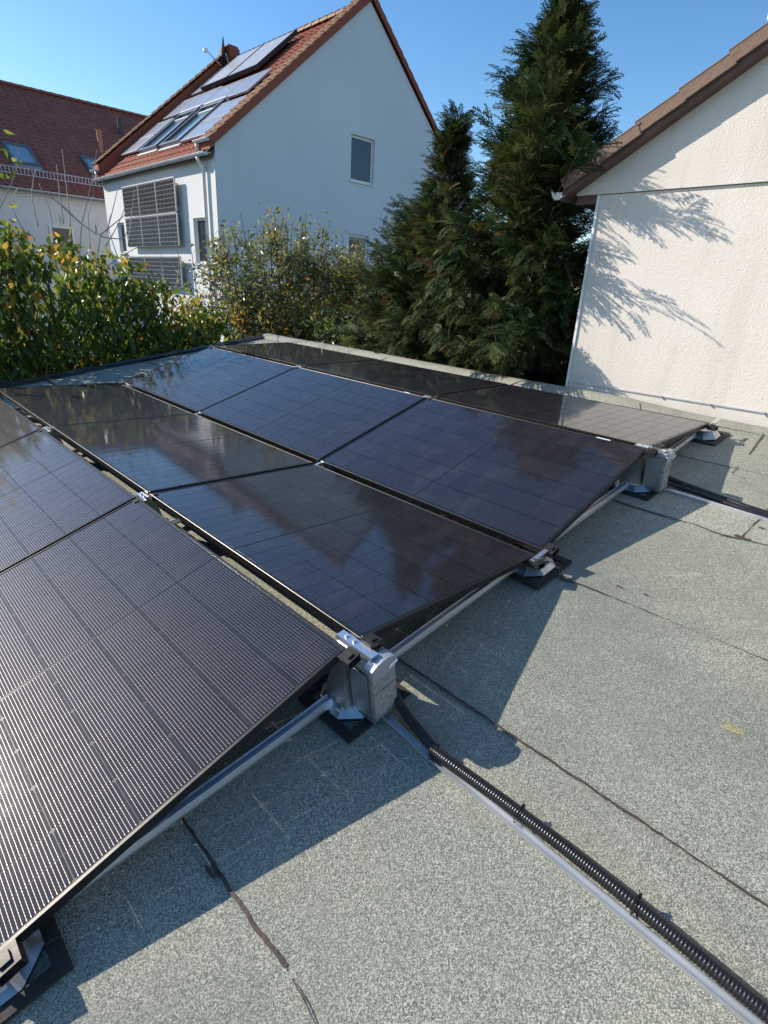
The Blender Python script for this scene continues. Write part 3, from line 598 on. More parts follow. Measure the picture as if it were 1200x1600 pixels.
# raised strips by both verges
for (ya, yb, nm) in ((13.80, 14.42, 'near'), (21.55, 22.05, 'far')):
    O = Vector((8.22, ya, ZE - .18 * SL + (.16 if nm == 'near' else .36))); nvs = 21; pv = (XA - 8.22) / cs / nvs
    dq = .17 if nm == 'near' else .55; mb = MB(); mb.prism([(8.22, ya + .02, O.z - dq), (XA, ya + .02, O.z - dq + SL * (XA - 8.22)), (XA, ya + .02, O.z - .01 + SL * (XA - 8.22)), (8.22, ya + .02, O.z - .01)], (0, yb - ya - .04, 0)); gp(mb.build('verge_side', 'tile_red'))
    # single verge tiles with a downturned flange
    vm = MB(); Wv = yb - ya; seg = 8; vs = []
    for (s_, up) in ((0, .0), (0, .035), (pv * 1.06, .006)):
        for k in range(seg + 1):
            u = k / seg; hgt = .045 * (0.5 + .5 * math.cos(2 * math.pi * (u * 2 - .1)))
            vs.append(Vector((0, u * Wv, 0)) + Vl * s_ + Nl * (up + hgt))
    vm.add(vs, [(r_ * (seg + 1) + k, r_ * (seg + 1) + k + 1, (r_ + 1) * (seg + 1) + k + 1, (r_ + 1) * (seg + 1) + k) for r_ in range(2) for k in range(seg)])
    ys_ = -.012 if nm == 'near' else Wv; vm.prism([Vector((0, ys_, 0)) + Nl * .06 + Vl * 0, Vector((0, ys_, 0)) + Nl * .045 + Vl * pv * 1.04, Vector((0, ys_, 0)) - Nl * .10 + Vl * pv * 1.04, Vector((0, ys_, 0)) - Nl * .10], (0, .012, 0), 1)
    me = vm.mesh('verge_tile', recalc=False); me.materials.append(M['tile_verge']); me.materials.append(M['tile_red'])
    for k in range(nvs):
        o = bpy.data.objects.new('verge_tile', me); COL.objects.link(o); o.location = O + Vl * (pv * k); gp(o)
# right slope: tiles and verge tiles
Vr = Vector((-cs, 0, SL * cs)); Nr = Vector((SL * cs, 0, cs)); Orr = Vector((2 * XA - 8.22, 22.05, ZE - .18 * SL + .10))
gp(tag(tile_field(Orr, (0, -1, 0), Vr, Nr, 26, 21, 8.2 / 26, (XA - 8.22) / cs / 21, .04, .03, 4, .003, seed=4).build('roof_tiles', 'tile_red', recalc=False), kind='stuff'))
pvr = (XA - 8.22) / cs / 21; vm = MB(); vm.prism([Nr * .09, Nr * .07 + Vr * pvr * 1.04, Nr * -.06 + Vr * pvr * 1.04, Nr * -.06], (0, .03, 0)); vm.prism([Nr * .09, Nr * .07 + Vr * pvr * 1.04, Nr * .055 + Vr * pvr * 1.04, Nr * .07], (0, .2, 0)); me = vm.mesh('verge_tile'); me.materials.append(M['tile_red'])
for k in range(21):
    o = bpy.data.objects.new('verge_tile', me); COL.objects.link(o); o.location = Vector((Orr.x, 13.80, Orr.z)) + Vr * (pvr * k); gp(o)
# ridge tiles
rt = MB(); n = 8; vs = []
for y, rr_ in ((0, .14), (.40, .125)):
    for k in range(n + 1):
        a = math.pi * (k / n) * 1.1 - .05 * math.pi; vs.append((rr_ * math.cos(a), y, rr_ * math.sin(a) * .85))
rt.add(vs, [(k, k + 1, n + 2 + k, n + 1 + k) for k in range(n)]); me = rt.mesh('ridge_tile', recalc=False); me.materials.append(M['tile_verge'])
zr = ZE + SL * (XA - X0)
for k in range(21):
    y = 13.80 + k * .39; raised = (y < 14.4 or y > 21.4); o = bpy.data.objects.new('ridge_tile', me); COL.objects.link(o); o.location = (XA, y, zr + (.16 if y < 14.4 else .36 if raised else -.04)); gp(o)
gp(MB().box(XA - .30, XA + .25, 21.35, 22.05, zr - .5, zr + .46).build('ridge_cap', 'tile_red', bevel=.09))
# gutters and downpipes
def gutter(y0, y1, x, z, r=.07):
    mb = MB(); n = 8; vs = []
    for y in (y0, y1):
        for k in range(n + 1): a = math.pi + math.pi * k / n; vs.append((x + r * math.cos(a), y, z + r * math.sin(a)))
        for k in range(n, -1, -1): a = math.pi + math.pi * k / n; vs.append((x + (r - .008) * math.cos(a), y, z + (r - .008) * math.sin(a)))
    m_ = 2 * n + 2; mb.add(vs, [(k, (k + 1) % m_, m_ + (k + 1) % m_, m_ + k) for k in range(m_)] + [tuple(range(n + 1)), tuple(m_ + k for k in range(n + 1))]); mb.tube([(x - r, y0, z + .004), (x - r, y1, z + .004)], .010, 5); return mb
gp(gutter(13.95, 21.95, 8.17, 4.60).build('gutter', 'zinc', recalc=False)); gp(gutter(13.80, 14.5, 8.16, 4.88, .06).build('gutter', 'zinc', recalc=False)); gp(gutter(21.5, 22.1, 8.16, 4.88, .06).build('gutter', 'zinc', recalc=False))
gp(MB().tube([(8.17, 14.42, 4.54), (8.20, 14.42, 4.45), (8.33, 14.42, 4.32), (8.33, 14.42, GZ)], .045, 8).build('downpipe', 'pvc_white', smooth=True))
gp(MB().tube([(8.16, 14.42, 4.83), (8.18, 14.42, 4.76), (8.18, 14.42, 4.62)], .035, 8).build('downpipe', 'pvc_white', smooth=True)); gp(MB().tube([(8.16, 21.7, 4.83), (8.18, 21.7, 4.62)], .035, 8).build('downpipe', 'pvc_white', smooth=True))
gp(MB().box(8.383, 8.398, 13.92, 14.05, GZ, 4.6).build('corner_trim', 'pvc_white'))
# skylights of the house
def on_slope(s, y, n_=0.0):
    P = Vector((8.3, y, 4.68)) + Vl * s + Nl * n_; return P
def slope_box(mb_, s0, s1, y0, y1, n0, n1, mi=0):
    m4 = Matrix((Vl, Vector((0, 1, 0)), Nl)).transposed().to_4x4(); m4.translation = Vector((8.3, 0, 4.68)); mb_.box(s0, s1, y0, y1, n0, n1, m4, mi); return mb_
for (y0, y1, s0, s1) in ((18.25, 19.60, .80, 2.85), (16.55, 17.90, .72, 2.78)):
    f = MB(); t_ = .11
    for a in ((s0, s0 + t_, y0, y1), (s1 - t_, s1, y0, y1), (s0 + t_, s1 - t_, y0, y0 + t_), (s0 + t_, s1 - t_, y1 - t_, y1)): slope_box(f, *a, .02, .17)
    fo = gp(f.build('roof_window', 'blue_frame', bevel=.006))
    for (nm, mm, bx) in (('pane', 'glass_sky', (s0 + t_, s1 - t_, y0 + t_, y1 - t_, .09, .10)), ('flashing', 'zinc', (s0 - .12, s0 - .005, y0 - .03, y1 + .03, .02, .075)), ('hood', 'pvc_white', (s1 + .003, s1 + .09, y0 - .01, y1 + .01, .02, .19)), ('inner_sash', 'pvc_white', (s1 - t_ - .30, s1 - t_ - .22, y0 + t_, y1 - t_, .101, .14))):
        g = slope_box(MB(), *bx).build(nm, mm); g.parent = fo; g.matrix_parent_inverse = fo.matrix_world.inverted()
# solar modules and collectors on that roof
def roof_module(s0, s1, y0, y1, label, thick=.05, lift=.10, mat_='pv_far', name='roof_solar_module', cat='solar panel'):
    root = empty(name, T(*on_slope((s0 + s1) / 2, (y0 + y1) / 2, lift))); ri = root.matrix_world.inverted(); root['label'] = label; root['category'] = cat; root['group'] = 'solar modules on the gable house roof'
    f = MB(); t_ = .035
    for a in ((s0, s0 + t_, y0, y1), (s1 - t_, s1, y0, y1), (s0 + t_, s1 - t_, y0, y0 + t_), (s0 + t_, s1 - t_, y1 - t_, y1)): slope_box(f, *a, lift, lift + thick)
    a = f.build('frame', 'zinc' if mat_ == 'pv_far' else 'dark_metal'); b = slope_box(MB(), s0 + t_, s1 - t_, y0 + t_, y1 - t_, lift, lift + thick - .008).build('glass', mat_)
    for o in (a, b): o.parent = root; o.matrix_parent_inverse = ri
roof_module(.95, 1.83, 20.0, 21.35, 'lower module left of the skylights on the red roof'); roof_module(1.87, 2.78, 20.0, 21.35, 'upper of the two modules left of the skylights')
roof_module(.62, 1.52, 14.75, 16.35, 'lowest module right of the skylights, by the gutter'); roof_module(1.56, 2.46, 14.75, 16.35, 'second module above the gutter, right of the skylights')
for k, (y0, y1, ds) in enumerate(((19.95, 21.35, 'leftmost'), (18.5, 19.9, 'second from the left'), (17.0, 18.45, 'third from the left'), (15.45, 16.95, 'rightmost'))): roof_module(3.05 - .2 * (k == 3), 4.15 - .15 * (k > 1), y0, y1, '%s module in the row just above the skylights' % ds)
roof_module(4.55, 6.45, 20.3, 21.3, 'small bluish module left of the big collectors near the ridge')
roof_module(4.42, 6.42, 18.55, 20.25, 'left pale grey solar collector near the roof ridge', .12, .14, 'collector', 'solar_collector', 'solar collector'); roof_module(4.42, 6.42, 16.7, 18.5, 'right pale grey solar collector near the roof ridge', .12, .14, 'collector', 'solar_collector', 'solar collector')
# satellite dish
dr = empty('satellite_dish', T(13.2, 21.4, 8.5)); tag(dr, 'satellite dish seen edge on, standing on the red roof by the ridge', 'satellite dish'); di = dr.matrix_world.inverted()
mb = MB(); n = 20; vs = []; ax = Vector((-.83, .54, .10)).normalized(); s1_ = ax.cross(Vector((0, 0, 1))).normalized(); s2_ = s1_.cross(ax); C0 = Vector((13.10, 21.3, 9.33))
rings = 5
for r_ in range(rings + 1):
    q = .47 * r_ / rings
    for k in range(n): a = 2 * math.pi * k / n; vs.append(C0 + s1_ * q * math.cos(a) + s2_ * q * math.sin(a) * 1.05 + ax * (.30 * q * q - .02))
mb.add(vs, [(r_ * n + k, r_ * n + (k + 1) % n, (r_ + 1) * n + (k + 1) % n, (r_ + 1) * n + k) for r_ in range(rings) for k in range(n)])
parts = [mb.build('dish', 'dark_metal', recalc=False, smooth=True), MB().tube([C0 - ax * .05, C0 - ax * .15 + Vector((0, 0, -.3)), (13.25, 21.35, 8.35)], .028, 7).build('mast', 'zinc'),
         MB().tube([C0 + s2_ * -.47 + Vector((0, 0, .02)), Vector((12.75, 21.2, 8.97)), Vector((12.30, 21.1, 9.15))], .018, 6).build('arm', 'zinc'), MB().box(12.18, 12.32, 21.05, 21.17, 9.10, 9.22).build('receiver', 'pvc_white', bevel=.02),
         MB().tube([(13.45, 21.6, 8.6), (13.45, 21.6, 9.75)], .022, 6).build('antenna_rod', 'dark_metal')]
for o in parts: o.parent = dr; o.matrix_parent_inverse = di
# facade modules
def facade(y0, y1, z0, z1, label):
    root = empty('facade_solar_module', T(8.2, (y0 + y1) / 2, z0)); ri = root.matrix_world.inverted(); tag(root, label, 'solar panel', 'solar modules hung on the house facade')
    a = MB().box(8.22, 8.235, y0, y1, z0, z1).build('backing_sheet', 'facade_back'); f = MB(); t_ = .02
    f.box(8.205, 8.245, y0, y1, z1 - .001, z1 + .028).box(8.205, 8.245, y0 - .012, y0 + .012, z0, z1).build  # thin rails
    fo = f.build('frame', 'zinc'); g = MB(); nc = 5; nr = 7; dy = (y1 - y0 - .03) / nc; dz = (z1 - z0 - .03) / nr
    for i in range(nc):
        for k in range(nr): g.box(8.214, 8.2195, y0 + .02 + i * dy, y0 + .02 + (i + 1) * dy - .026, z0 + .015 + k * dz, z0 + .015 + (k + 1) * dz - .017)
    go = g.build('cell_grid', 'facade_cell'); go['kind'] = 'stuff'; br = MB().box(8.236, 8.395, y0 + .2, y0 + .24, z0 + .1, z0 + .14).box(8.236, 8.395, y0 + .2, y0 + .24, z1 - .14, z1 - .1).build('bracket', 'zinc')
    for o in (a, fo, go, br): o.parent = root; o.matrix_parent_inverse = ri
for rr_, (z0, z1, nm) in enumerate(((3.36, 4.20, 'upper row'), (2.46, 3.31, 'middle row'), (1.32, 2.16, 'lowest row behind the leaves'))):
    for k, cn in enumerate(('right', 'centre', 'left')):
        facade(15.95 + k * 1.27, 15.95 + (k + 1) * 1.27 - .02, z0, z1, 'dark gridded facade module, %s of the %s on the white wall' % (cn, nm))

# ---------------------------------------------------------------- left house
lh = empty('left_house', T(8, 26, GZ)); tag(lh, 'white house with long dark red tiled roof at the left edge', 'house'); li = lh.matrix_world.inverted()
def lp(o): o.parent = lh; o.matrix_parent_inverse = li; return o
lp(MB().prism([(-8, 26.3, GZ), (20, 26.3, GZ), (20, 26.3, 4.5), (-8, 26.3, 4.5)], (0, 12.8, 0)).build('wall', 'plaster_white'))
s7 = 1 / math.hypot(1, .70); V7 = Vector((0, s7, .7 * s7)); N7 = Vector((0, -.7 * s7, s7)); Lr = 6.85 / s7
nu7 = 90; nv7 = 25
lp(tag(tile_field((-8.2, 25.95, 4.47), (1, 0, 0), V7, N7, nu7, nv7, 28.4 / nu7, Lr / nv7, .045, .035, 6, .006, seed=8).build('roof_tiles', 'tile_dark', recalc=False), kind='stuff'))
lp(MB().prism([(-8.2, 25.97, 4.40), (-8.2, 32.8, 4.40 + .7 * 6.83), (-8.2, 39.6, 4.40), ], (28.4, 0, 0)).build('roof', 'soffit_brown'))
me = bpy.data.meshes.new('ridge_tile'); rt2 = MB(); vs = []
for x, q in ((0, .15), (.42, .132)):
    for k in range(9): a = math.pi * k / 8; vs.append((x, q * math.cos(a), q * math.sin(a) * .8))
rt2.add(vs, [(k, k + 1, 10 + k, 9 + k) for k in range(8)]); me = rt2.mesh('ridge_tile', recalc=False); me.materials.append(M['tile_dark'])
for k in range(34): o = bpy.data.objects.new('ridge_tile', me); COL.objects.link(o); o.location = (3.5 + k * .41, 32.8, 4.47 + .7 * 6.85 + .03); lp(o)
def l_slope(mb_, x0, x1, t0, t1, n0, n1):
    m4 = Matrix((Vector((1, 0, 0)), V7, N7)).transposed().to_4x4(); m4.translation = Vector((0, 26, 4.5)); mb_.box(x0, x1, t0, t1, n0, n1, m4); return mb_
for (x0, x1) in ((7.05, 8.0), (9.95, 10.9)):
    t0, t1, q = 1.5, 2.95, .10; f = MB()
    for a in ((x0, x1, t0, t0 + q), (x0, x1, t1 - q, t1), (x0, x0 + q, t0 + q, t1 - q), (x1 - q, x1, t0 + q, t1 - q)): l_slope(f, *a, .03, .16)
    fo = lp(f.build('roof_window', 'blue_frame')); g = l_slope(MB(), x0 + q, x1 - q, t0 + q, t1 - q, .09, .11).build('pane', 'glass_sky'); g.parent = fo; g.matrix_parent_inverse = fo.matrix_world.inverted()
    g = l_slope(MB(), x0 - .02, x1 + .02, t0 - .18, t0 - .004, .03, .09).build('flashing', 'zinc'); g.parent = fo; g.matrix_parent_inverse = fo.matrix_world.inverted()
lp(MB().tube([(11.15, 29.1, 6.6), (11.15, 29.1, 7.50)], .10, 10).tube([(11.15, 29.1, 7.50), (11.15, 29.1, 7.56)], .12, 10).build('vent_pipe', 'terracotta_pipe')); lp(MB().tube([(12.75, 30.7, 7.7), (12.75, 30.7, 8.55)], .09, 10).build('vent_pipe', 'dark_metal'))
# snow guard lattice
mb = MB()
for q in (0.02, .24): mb.box(1.5, 20, 26.55, 26.57, 4.97 + q, 4.99 + q)
k = 1.5
while k < 16: mb.box(k, k + .018, 26.545, 26.575, 4.99, 5.21); k += .13
lp(mb.build('snow_guard', 'zinc')); 
mb = MB(); n = 6; vs = []
for x in (-8, 20):
    for k in range(n + 1): a = math.pi + math.pi * k / n; vs.append((x, 25.9 + .08 * math.cos(a), 4.46 + .08 * math.sin(a)))
mb.add(vs, [(k, k + 1, n + 2 + k, n + 1 + k) for k in range(n)]); lp(mb.build('gutter', 'zinc', recalc=False))
f = MB(); f.box(7.7, 8.6, 26.24, 26.29, 2.0, 3.3); fo = lp(f.build('window_frame', 'pvc_white')); g = MB().box(7.78, 8.52, 26.225, 26.238, 2.08, 3.22).build('pane', 'glass_dark'); g.parent = fo; g.matrix_parent_inverse = fo.matrix_world.inverted()

# ---------------------------------------------------------------- right house
rh = empty('right_house', T(5.1, 1.46, GZ)); tag(rh, 'beige rendered house with brown tiled verge close on the right', 'house'); ri_ = rh.matrix_world.inverted()
def rp(o): o.parent = rh; o.matrix_parent_inverse = ri_; return o
SR = .587; YV, ZV = 1.74, 2.515; YAp = -4.2
def zroof(y): return ZV + SR * (YV - y)
mb = MB(); xw = 5.10
mb.box(xw, 12, 2 * YAp - 1.46, 1.46, GZ, 2.425); rp(mb.build('wall', 'render_beige'))
mb = MB(); mb.prism([(xw - .022, 1.66, 2.43), (xw - .022, 1.66, zroof(1.66) - .03), (xw - .022, YAp, zroof(YAp) - .03), (xw - .022, 2 * YAp - 1.66, zroof(1.66) - .03), (xw - .022, 2 * YAp - 1.66, 2.43)], (.3, 0, 0)); rp(mb.build('gable_wall', 'render_beige'))
rp(MB().box(xw - .004, 12, 1.462, 1.66, 2.36, 2.426).build('soffit', 'soffit_brown'))
rp(MB().box(xw - .012, xw - .002, 1.445, 1.468, GZ, 2.424).build('corner_trim', 'pvc_white'))
# flashing strip with clips, and plinth
mb = MB(); mb.box(xw - .009, xw - .002, -8, 1.44, .846, .856); rp(mb.build('flashing_strip', 'zinc'))
for y in (.57, .18, -.2): rp(MB().box(xw - .018, xw - .0095, y - .006, y + .006, .842, .860).build('strip_clip', 'zinc'))
# roof slab, board, verge tiles
mb = MB(); mb.prism([(4.972, YV, ZV - .115), (4.972, YAp, zroof(YAp) - .115), (4.972, YAp, zroof(YAp) - .005), (4.972, YV, ZV - .005)], (7, 0, 0)); mb.prism([(4.972, YAp, zroof(YAp) - .115), (4.972, 2 * YAp - YV, ZV - .115), (4.972, 2 * YAp - YV, ZV - .005), (4.972, YAp, zroof(YAp) - .005)], (7, 0, 0)); rp(mb.build('roof', 'soffit_brown'))
csr = 1 / math.hypot(1, SR); Vt = Vector((0, -csr, SR * csr)); Nt = Vector((0, SR * csr, csr)); pv = .335
vm = MB(); t0 = .018
vm.prism([Vt * -.01 + Nt * -.055, Vt * (pv + .012) + Nt * -.068, Vt * (pv + .012) + Nt * .026, Vt * -.01 + Nt * .045], (.022, 0, 0)); vm.prism([Vt * -.01 + Nt * .025, Vt * (pv + .03) + Nt * .004, Vt * (pv + .03) + Nt * .024, Vt * -.01 + Nt * .045], (.30, 0, 0)); me = vm.mesh('verge_tile', .004); me.materials.append(M['tile_brown'])
nt = int((YV - YAp) / csr / pv) + 1
rj = random.Random(2)
for k in range(nt):
    o = bpy.data.objects.new('verge_tile', me); COL.objects.link(o); o.location = Vector((4.945 + rj.uniform(-.004, .004), YV, ZV)) + Vt * (pv * k) + Nt * rj.uniform(-.003, .003); rp(o)
rp(tag(tile_field((5.24, YV + .02, ZV + .0), (1, 0, 0), Vt, Nt, 22, nt, 6.7 / 22, pv, .04, .03, 6, .004, seed=5).build('roof_tiles', 'tile_brown', recalc=False), kind='stuff'))
mb = gutter(0, 6.9, 0, 0, .06); o = rp(mb.build('gutter', 'zinc', recalc=False)); o.matrix_world = T(5.0, YV + .06, ZV - .06) @ Matrix.Rotation(R(-90), 4, 'Z')
rp(MB().box(5.02, 5.06, .405, .445, 3.37, 3.43).build('roof_hook', 'pvc_white', bevel=.008))

# ---------------------------------------------------------------- foliage
def arr_mesh(name, V, F, mi=None):
    me = bpy.data.meshes.new(name); V = np.asarray(V, dtype=np.float32); F = np.asarray(F, dtype=np.int32); k = F.shape[1]
    me.vertices.add(len(V)); me.vertices.foreach_set('co', V.ravel()); me.loops.add(F.size); me.loops.foreach_set('vertex_index', F.ravel())
    me.polygons.add(len(F)); me.polygons.foreach_set('loop_start', np.arange(0, F.size, k, dtype=np.int32)); me.polygons.foreach_set('loop_total', np.full(len(F), k, dtype=np.int32))
    if mi is not None: me.polygons.foreach_set('material_index', np.asarray(mi, dtype=np.int32))
    me.update(calc_edges=True); return me
def frames(d, roll):
    d = d / np.linalg.norm(d, axis=1, keepdims=True); ref = np.tile([0, 0, 1.0], (len(d), 1)); ref[np.abs(d[:, 2]) > .93] = [1, 0, 0]
    s = np.cross(d, ref); s /= np.linalg.norm(s, axis=1, keepdims=True); n = np.cross(s, d)
    c, q = np.cos(roll)[:, None], np.sin(roll)[:, None]; return d, s * c + n * q, n * c - s * q
def place(tv, tf, pos, d, roll, size, mats, nm):
    # tv: template verts (k,3) as along, side, normal
    D, S, N = frames(d, roll); tv = np.asarray(tv)
    V = pos[:, None, :] + size[:, None, None] * (tv[None, :, 0:1] * D[:, None, :] + tv[None, :, 1:2] * S[:, None, :] + tv[None, :, 2:3] * N[:, None, :])
    F = np.asarray(tf)[None] + (np.arange(len(pos)) * len(tv))[:, None, None]
    return V.reshape(-1, 3), F.reshape(-1, len(tf[0])), np.repeat(mats, len(tf))
# lance leaf: folded along its midrib and curled
LV = [(0, 0, 0), (.3, .17, .05), (.3, -.17, .05), (.3, 0, 0), (.65, .14, .02), (.65, -.14, .02), (.65, 0, -.03), (1, 0, -.13)]
LF = [(0, 3, 1, 1), (0, 2, 3, 3), (3, 6, 4, 1), (3, 2, 5, 6), (6, 7, 4, 4), (6, 5, 7, 7)]
LF = [(0, 3, 1), (0, 2, 3), (3, 6, 1), (6, 4, 1), (3, 2, 6), (2, 5, 6), (6, 7, 4), (6, 5, 7)]
def curve_pts(a, b, sag, n=8, seed=0, wob=.04):
    rr = np.random.default_rng(seed); a, b = np.array(a, float), np.array(b, float); t_ = np.linspace(0, 1, n)[:, None]; P = a + (b - a) * t_; P[:, 2] += sag * 4 * (t_[:, 0] * (1 - t_[:, 0])); P[1:-1] += rr.normal(0, wob, (n - 2, 3)); return [Vector(p) for p in P]

# --- big drooping-leaf fruit tree behind the roof edge, left
def top_left(x): return .10 * np.sin(x * 4.3 + 1) + .07 * np.sin(x * 9.7) - .06 + np.interp(x, [-2, 1.6, 2.3, 2.9, 3.7, 4.4, 4.75, 5.0], [2.3, 2.2, 2.15, 1.95, 1.75, 1.42, 1.0, .3])
lt = empty('fruit_tree', T(2.6, 8.3, GZ)); tag(lt, 'leafy fruit tree with drooping green and yellow leaves behind the roof edge, left', 'tree'); lti = lt.matrix_world.inverted()
def ltp(o): o.parent = lt; o.matrix_parent_inverse = lti; return o
mb = MB(); mb.tube([(2.6, 8.3, GZ), (2.62, 8.28, -1.2), (2.55, 8.3, -.3)], [.13, .11, .09], 8)
lim = []
for k in range(26):
    x = -1.4 + 6.0 * (k + .5) / 26 + random.uniform(-.1, .1); y = random.uniform(7.35, 9.2); b = (x, y, top_left(x) * random.uniform(.75, .98)); P = curve_pts((2.57, 8.3, -.5), b, .15, 7, k); lim.append(P); mb.tube(P, [.05 - .045 * i / 6 for i in range(7)], 6)
ltp(mb.build('trunk', 'bark', smooth=True))
NL = 23000; x = rng.uniform(-1.9, 4.95, NL); tz = top_left(x); dep = rng.beta(1.3, 2.2, NL); y = 7.10 + dep * 2.3 + .1 * np.sin(x * 3)
u = rng.beta(1.6, 1.25, NL); z = -.7 + u * (tz + .7) - dep * .15 * u + .12 * np.sin(x * 5.1 + y * 2) + .07 * np.sin(x * 11)
# clumps: keep leaves near pseudo-branch clusters
cl = np.stack([rng.uniform(-1.9, 4.9, 300), rng.uniform(7.1, 9.2, 300), np.zeros(300)], 1); cl[:, 2] = -.7 + rng.uniform(0, 1, 300) * (top_left(cl[:, 0]) + .7)
Pn = np.stack([x, y, z], 1); ci = rng.integers(0, 300, NL); mixk = rng.uniform(0, 1, NL)[:, None] < .78
Pn = np.where(mixk, cl[ci] + rng.normal(0, 1, (NL, 3)) * [.14, .13, .24], Pn)
keep = (Pn[:, 2] < top_left(Pn[:, 0]) + .04) & (Pn[:, 1] > 6.95 ) & (Pn[:, 0] < 5.0); Pn = Pn[keep]; n_ = len(Pn)
d = np.stack([rng.normal(0, .72, n_), rng.normal(0, .72, n_) - .1, -np.abs(rng.normal(1.25, .4, n_))], 1); hi_ = Pn[:, 2] > top_left(Pn[:, 0]) - .15; d[hi_, 2] *= rng.uniform(-.6, 1, hi_.sum())
patch = np.sin(Pn[:, 0] * 2.3 + 1) * np.sin(Pn[:, 2] * 2.9 + Pn[:, 1]) ; ry = rng.uniform(0, 1, n_) - .22 * patch - .10 * (Pn[:, 2] - .8) + .06
mi = np.where(ry < .09, 2, np.where(ry < .12, 3, np.where(ry < .46, 1, 0)))
sz = rng.uniform(.10, .21, n_); roll = rng.uniform(0, 6.28, n_)
order = np.argsort(Pn[:, 1] - .6 * Pn[:, 2] + rng.uniform(0, .5, n_) + (Pn[:, 0] < 1.4) * 5 - .0 * sz)[:298]
mask = np.ones(n_, bool); mask[order] = False
V, F, mm = place(LV, LF, Pn[mask], d[mask], roll[mask], sz[mask], mi[mask], 'f')
LM = ['leaf_green', 'leaf_lime', 'leaf_yellow', 'leaf_orange']
ltp(tag(link('foliage', arr_mesh('foliage', V, F, mm), LM), kind='stuff'))
lmes = []
for q in range(4): me = arr_mesh('leaf', LV, LF); me.materials.append(M[LM[q]]); lmes.append(me)
D_, S_, N_ = frames(d[order], roll[order])
for i, k in enumerate(order):
    o = bpy.data.objects.new('leaf', lmes[int(mi[k])]); COL.objects.link(o); o.parent = lt; o.matrix_parent_inverse = lti
    m4 = Matrix((Vector(D_[i]) * sz[k], Vector(S_[i]) * sz[k], Vector(N_[i]) * sz[k])).transposed().to_4x4(); m4.translation = Vector(Pn[k]); o.matrix_basis = m4
# bare upright twigs
TW = [[(2.88, 2.19), (3.03, 2.58), (3.20, 3.10)], [(2.74, 2.15), (2.76, 2.64), (2.77, 3.02)], [(2.66, 2.17), (2.66, 2.41), (2.68, 2.84)], [(2.36, 2.11), (2.34, 2.44), (2.43, 2.76)], [(1.80, 2.0), (2.16, 2.60), (2.28, 2.94)], [(3.46, 1.98), (3.55, 2.34), (3.63, 2.69)],
      [(3.19, 2.12), (3.30, 2.39), (3.40, 2.65)], [(3.10, 2.08), (3.41, 2.32), (3.64, 2.51)], [(2.88, 2.19), (2.56, 2.45), (2.18, 2.42)], [(3.10, 2.06), (3.25, 2.05), (3.43, 2.08), (3.51, 2.29)], [(2.88, 2.19), (3.05, 2.09), (3.17, 2.05)], [(3.15, 1.94), (3.36, 2.24), (3.48, 2.47)],
      [(3.65, 1.64), (3.87, 1.43), (3.93, 1.92)], [(2.88, 2.19), (2.69, 2.35), (2.50, 2.53)], [(2.5, 1.9), (2.52, 2.3), (2.44, 2.6)], [(2.95, 1.9), (2.98, 2.3), (3.08, 2.55)], [(3.3, 1.8), (3.22, 2.2), (3.3, 2.38)], [(2.2, 2.0), (2.1, 2.3), (2.2, 2.52)],
      [(3.8, 1.6), (4.2, 1.75), (4.45, 1.6)], [(4.1, 1.4), (4.2, 1.8), (4.15, 2.1)], [(4.0, 1.4), (4.4, 1.45), (4.6, 1.25)], [(2.9, 1.5), (3.3, 1.8), (3.75, 2.05)], [(2.88, 2.19), (2.80, 1.8), (2.7, 1.2)], [(3.1, 2.07), (3.0, 1.7), (2.9, 1.2)]]
for i, p in enumerate(TW):
    yy = 7.6 + .25 * math.sin(i * 1.7); P = resample([(a * (yy + 1.17) / 8.77, yy, 1.59 + (b - 1.59) * (yy + 1.17) / 8.77) for a, b in p], .08); n = len(P); ltp(MB().tube(P, [.0085 - .0055 * k / n for k in range(n)], 5).build('bare_twig', 'twig', smooth=True))
# few single leaves on the twigs
for (a, b, q) in ((2.62, 2.28, 0), (2.72, 2.18, 2), (3.05, 2.22, 3), (3.42, 1.85, 2)):
    o = bpy.data.objects.new('leaf', lmes[q]); COL.objects.link(o); o.parent = lt; o.matrix_parent_inverse = lti; m4 = Matrix.Rotation(R(90), 4, 'Y').to_3x3().to_4x4(); m4 = T(a, 7.6, b) @ m4 @ Matrix.Scale(.17, 4); o.matrix_basis = m4

# --- branch of a tree at the left edge
br = empty('overhanging_branch', T(1.2, 7.2, GZ)); tag(br, 'thin leafy tree with green leaves at the left photo edge, above the fruit tree', 'tree'); bi = br.matrix_world.inverted()
P = [Vector((0.9, 7.5, GZ)), Vector((.9, 7.5, 0.5)), Vector((1.2, 7.4, 1.9)), Vector((1.65, 7.3, 2.6)), Vector((1.95, 7.25, 2.85))]; o = MB().tube(P, [.05, .04, .025, .012, .005], 6).build('trunk', 'bark'); o.parent = br; o.matrix_parent_inverse = bi
n_ = 200; t_ = rng.uniform(.45, 1, n_); pp = np.array([[*P[2].lerp(P[4], (a - .45) / .55)] for a in t_]) + rng.normal(0, .13, (n_, 3)); dd = rng.normal(0, 1, (n_, 3)) * [1, 1, .6] + [.3, 0, -.3]
V, F, mm = place(LV, LF, pp, dd, rng.uniform(0, 6, n_), rng.uniform(.09, .15, n_), rng.choice([0, 0, 1], n_), 'f'); o = link('foliage', arr_mesh('foliage', V, F, mm), LM); o['kind'] = 'stuff'; o.parent = br; o.matrix_parent_inverse = bi

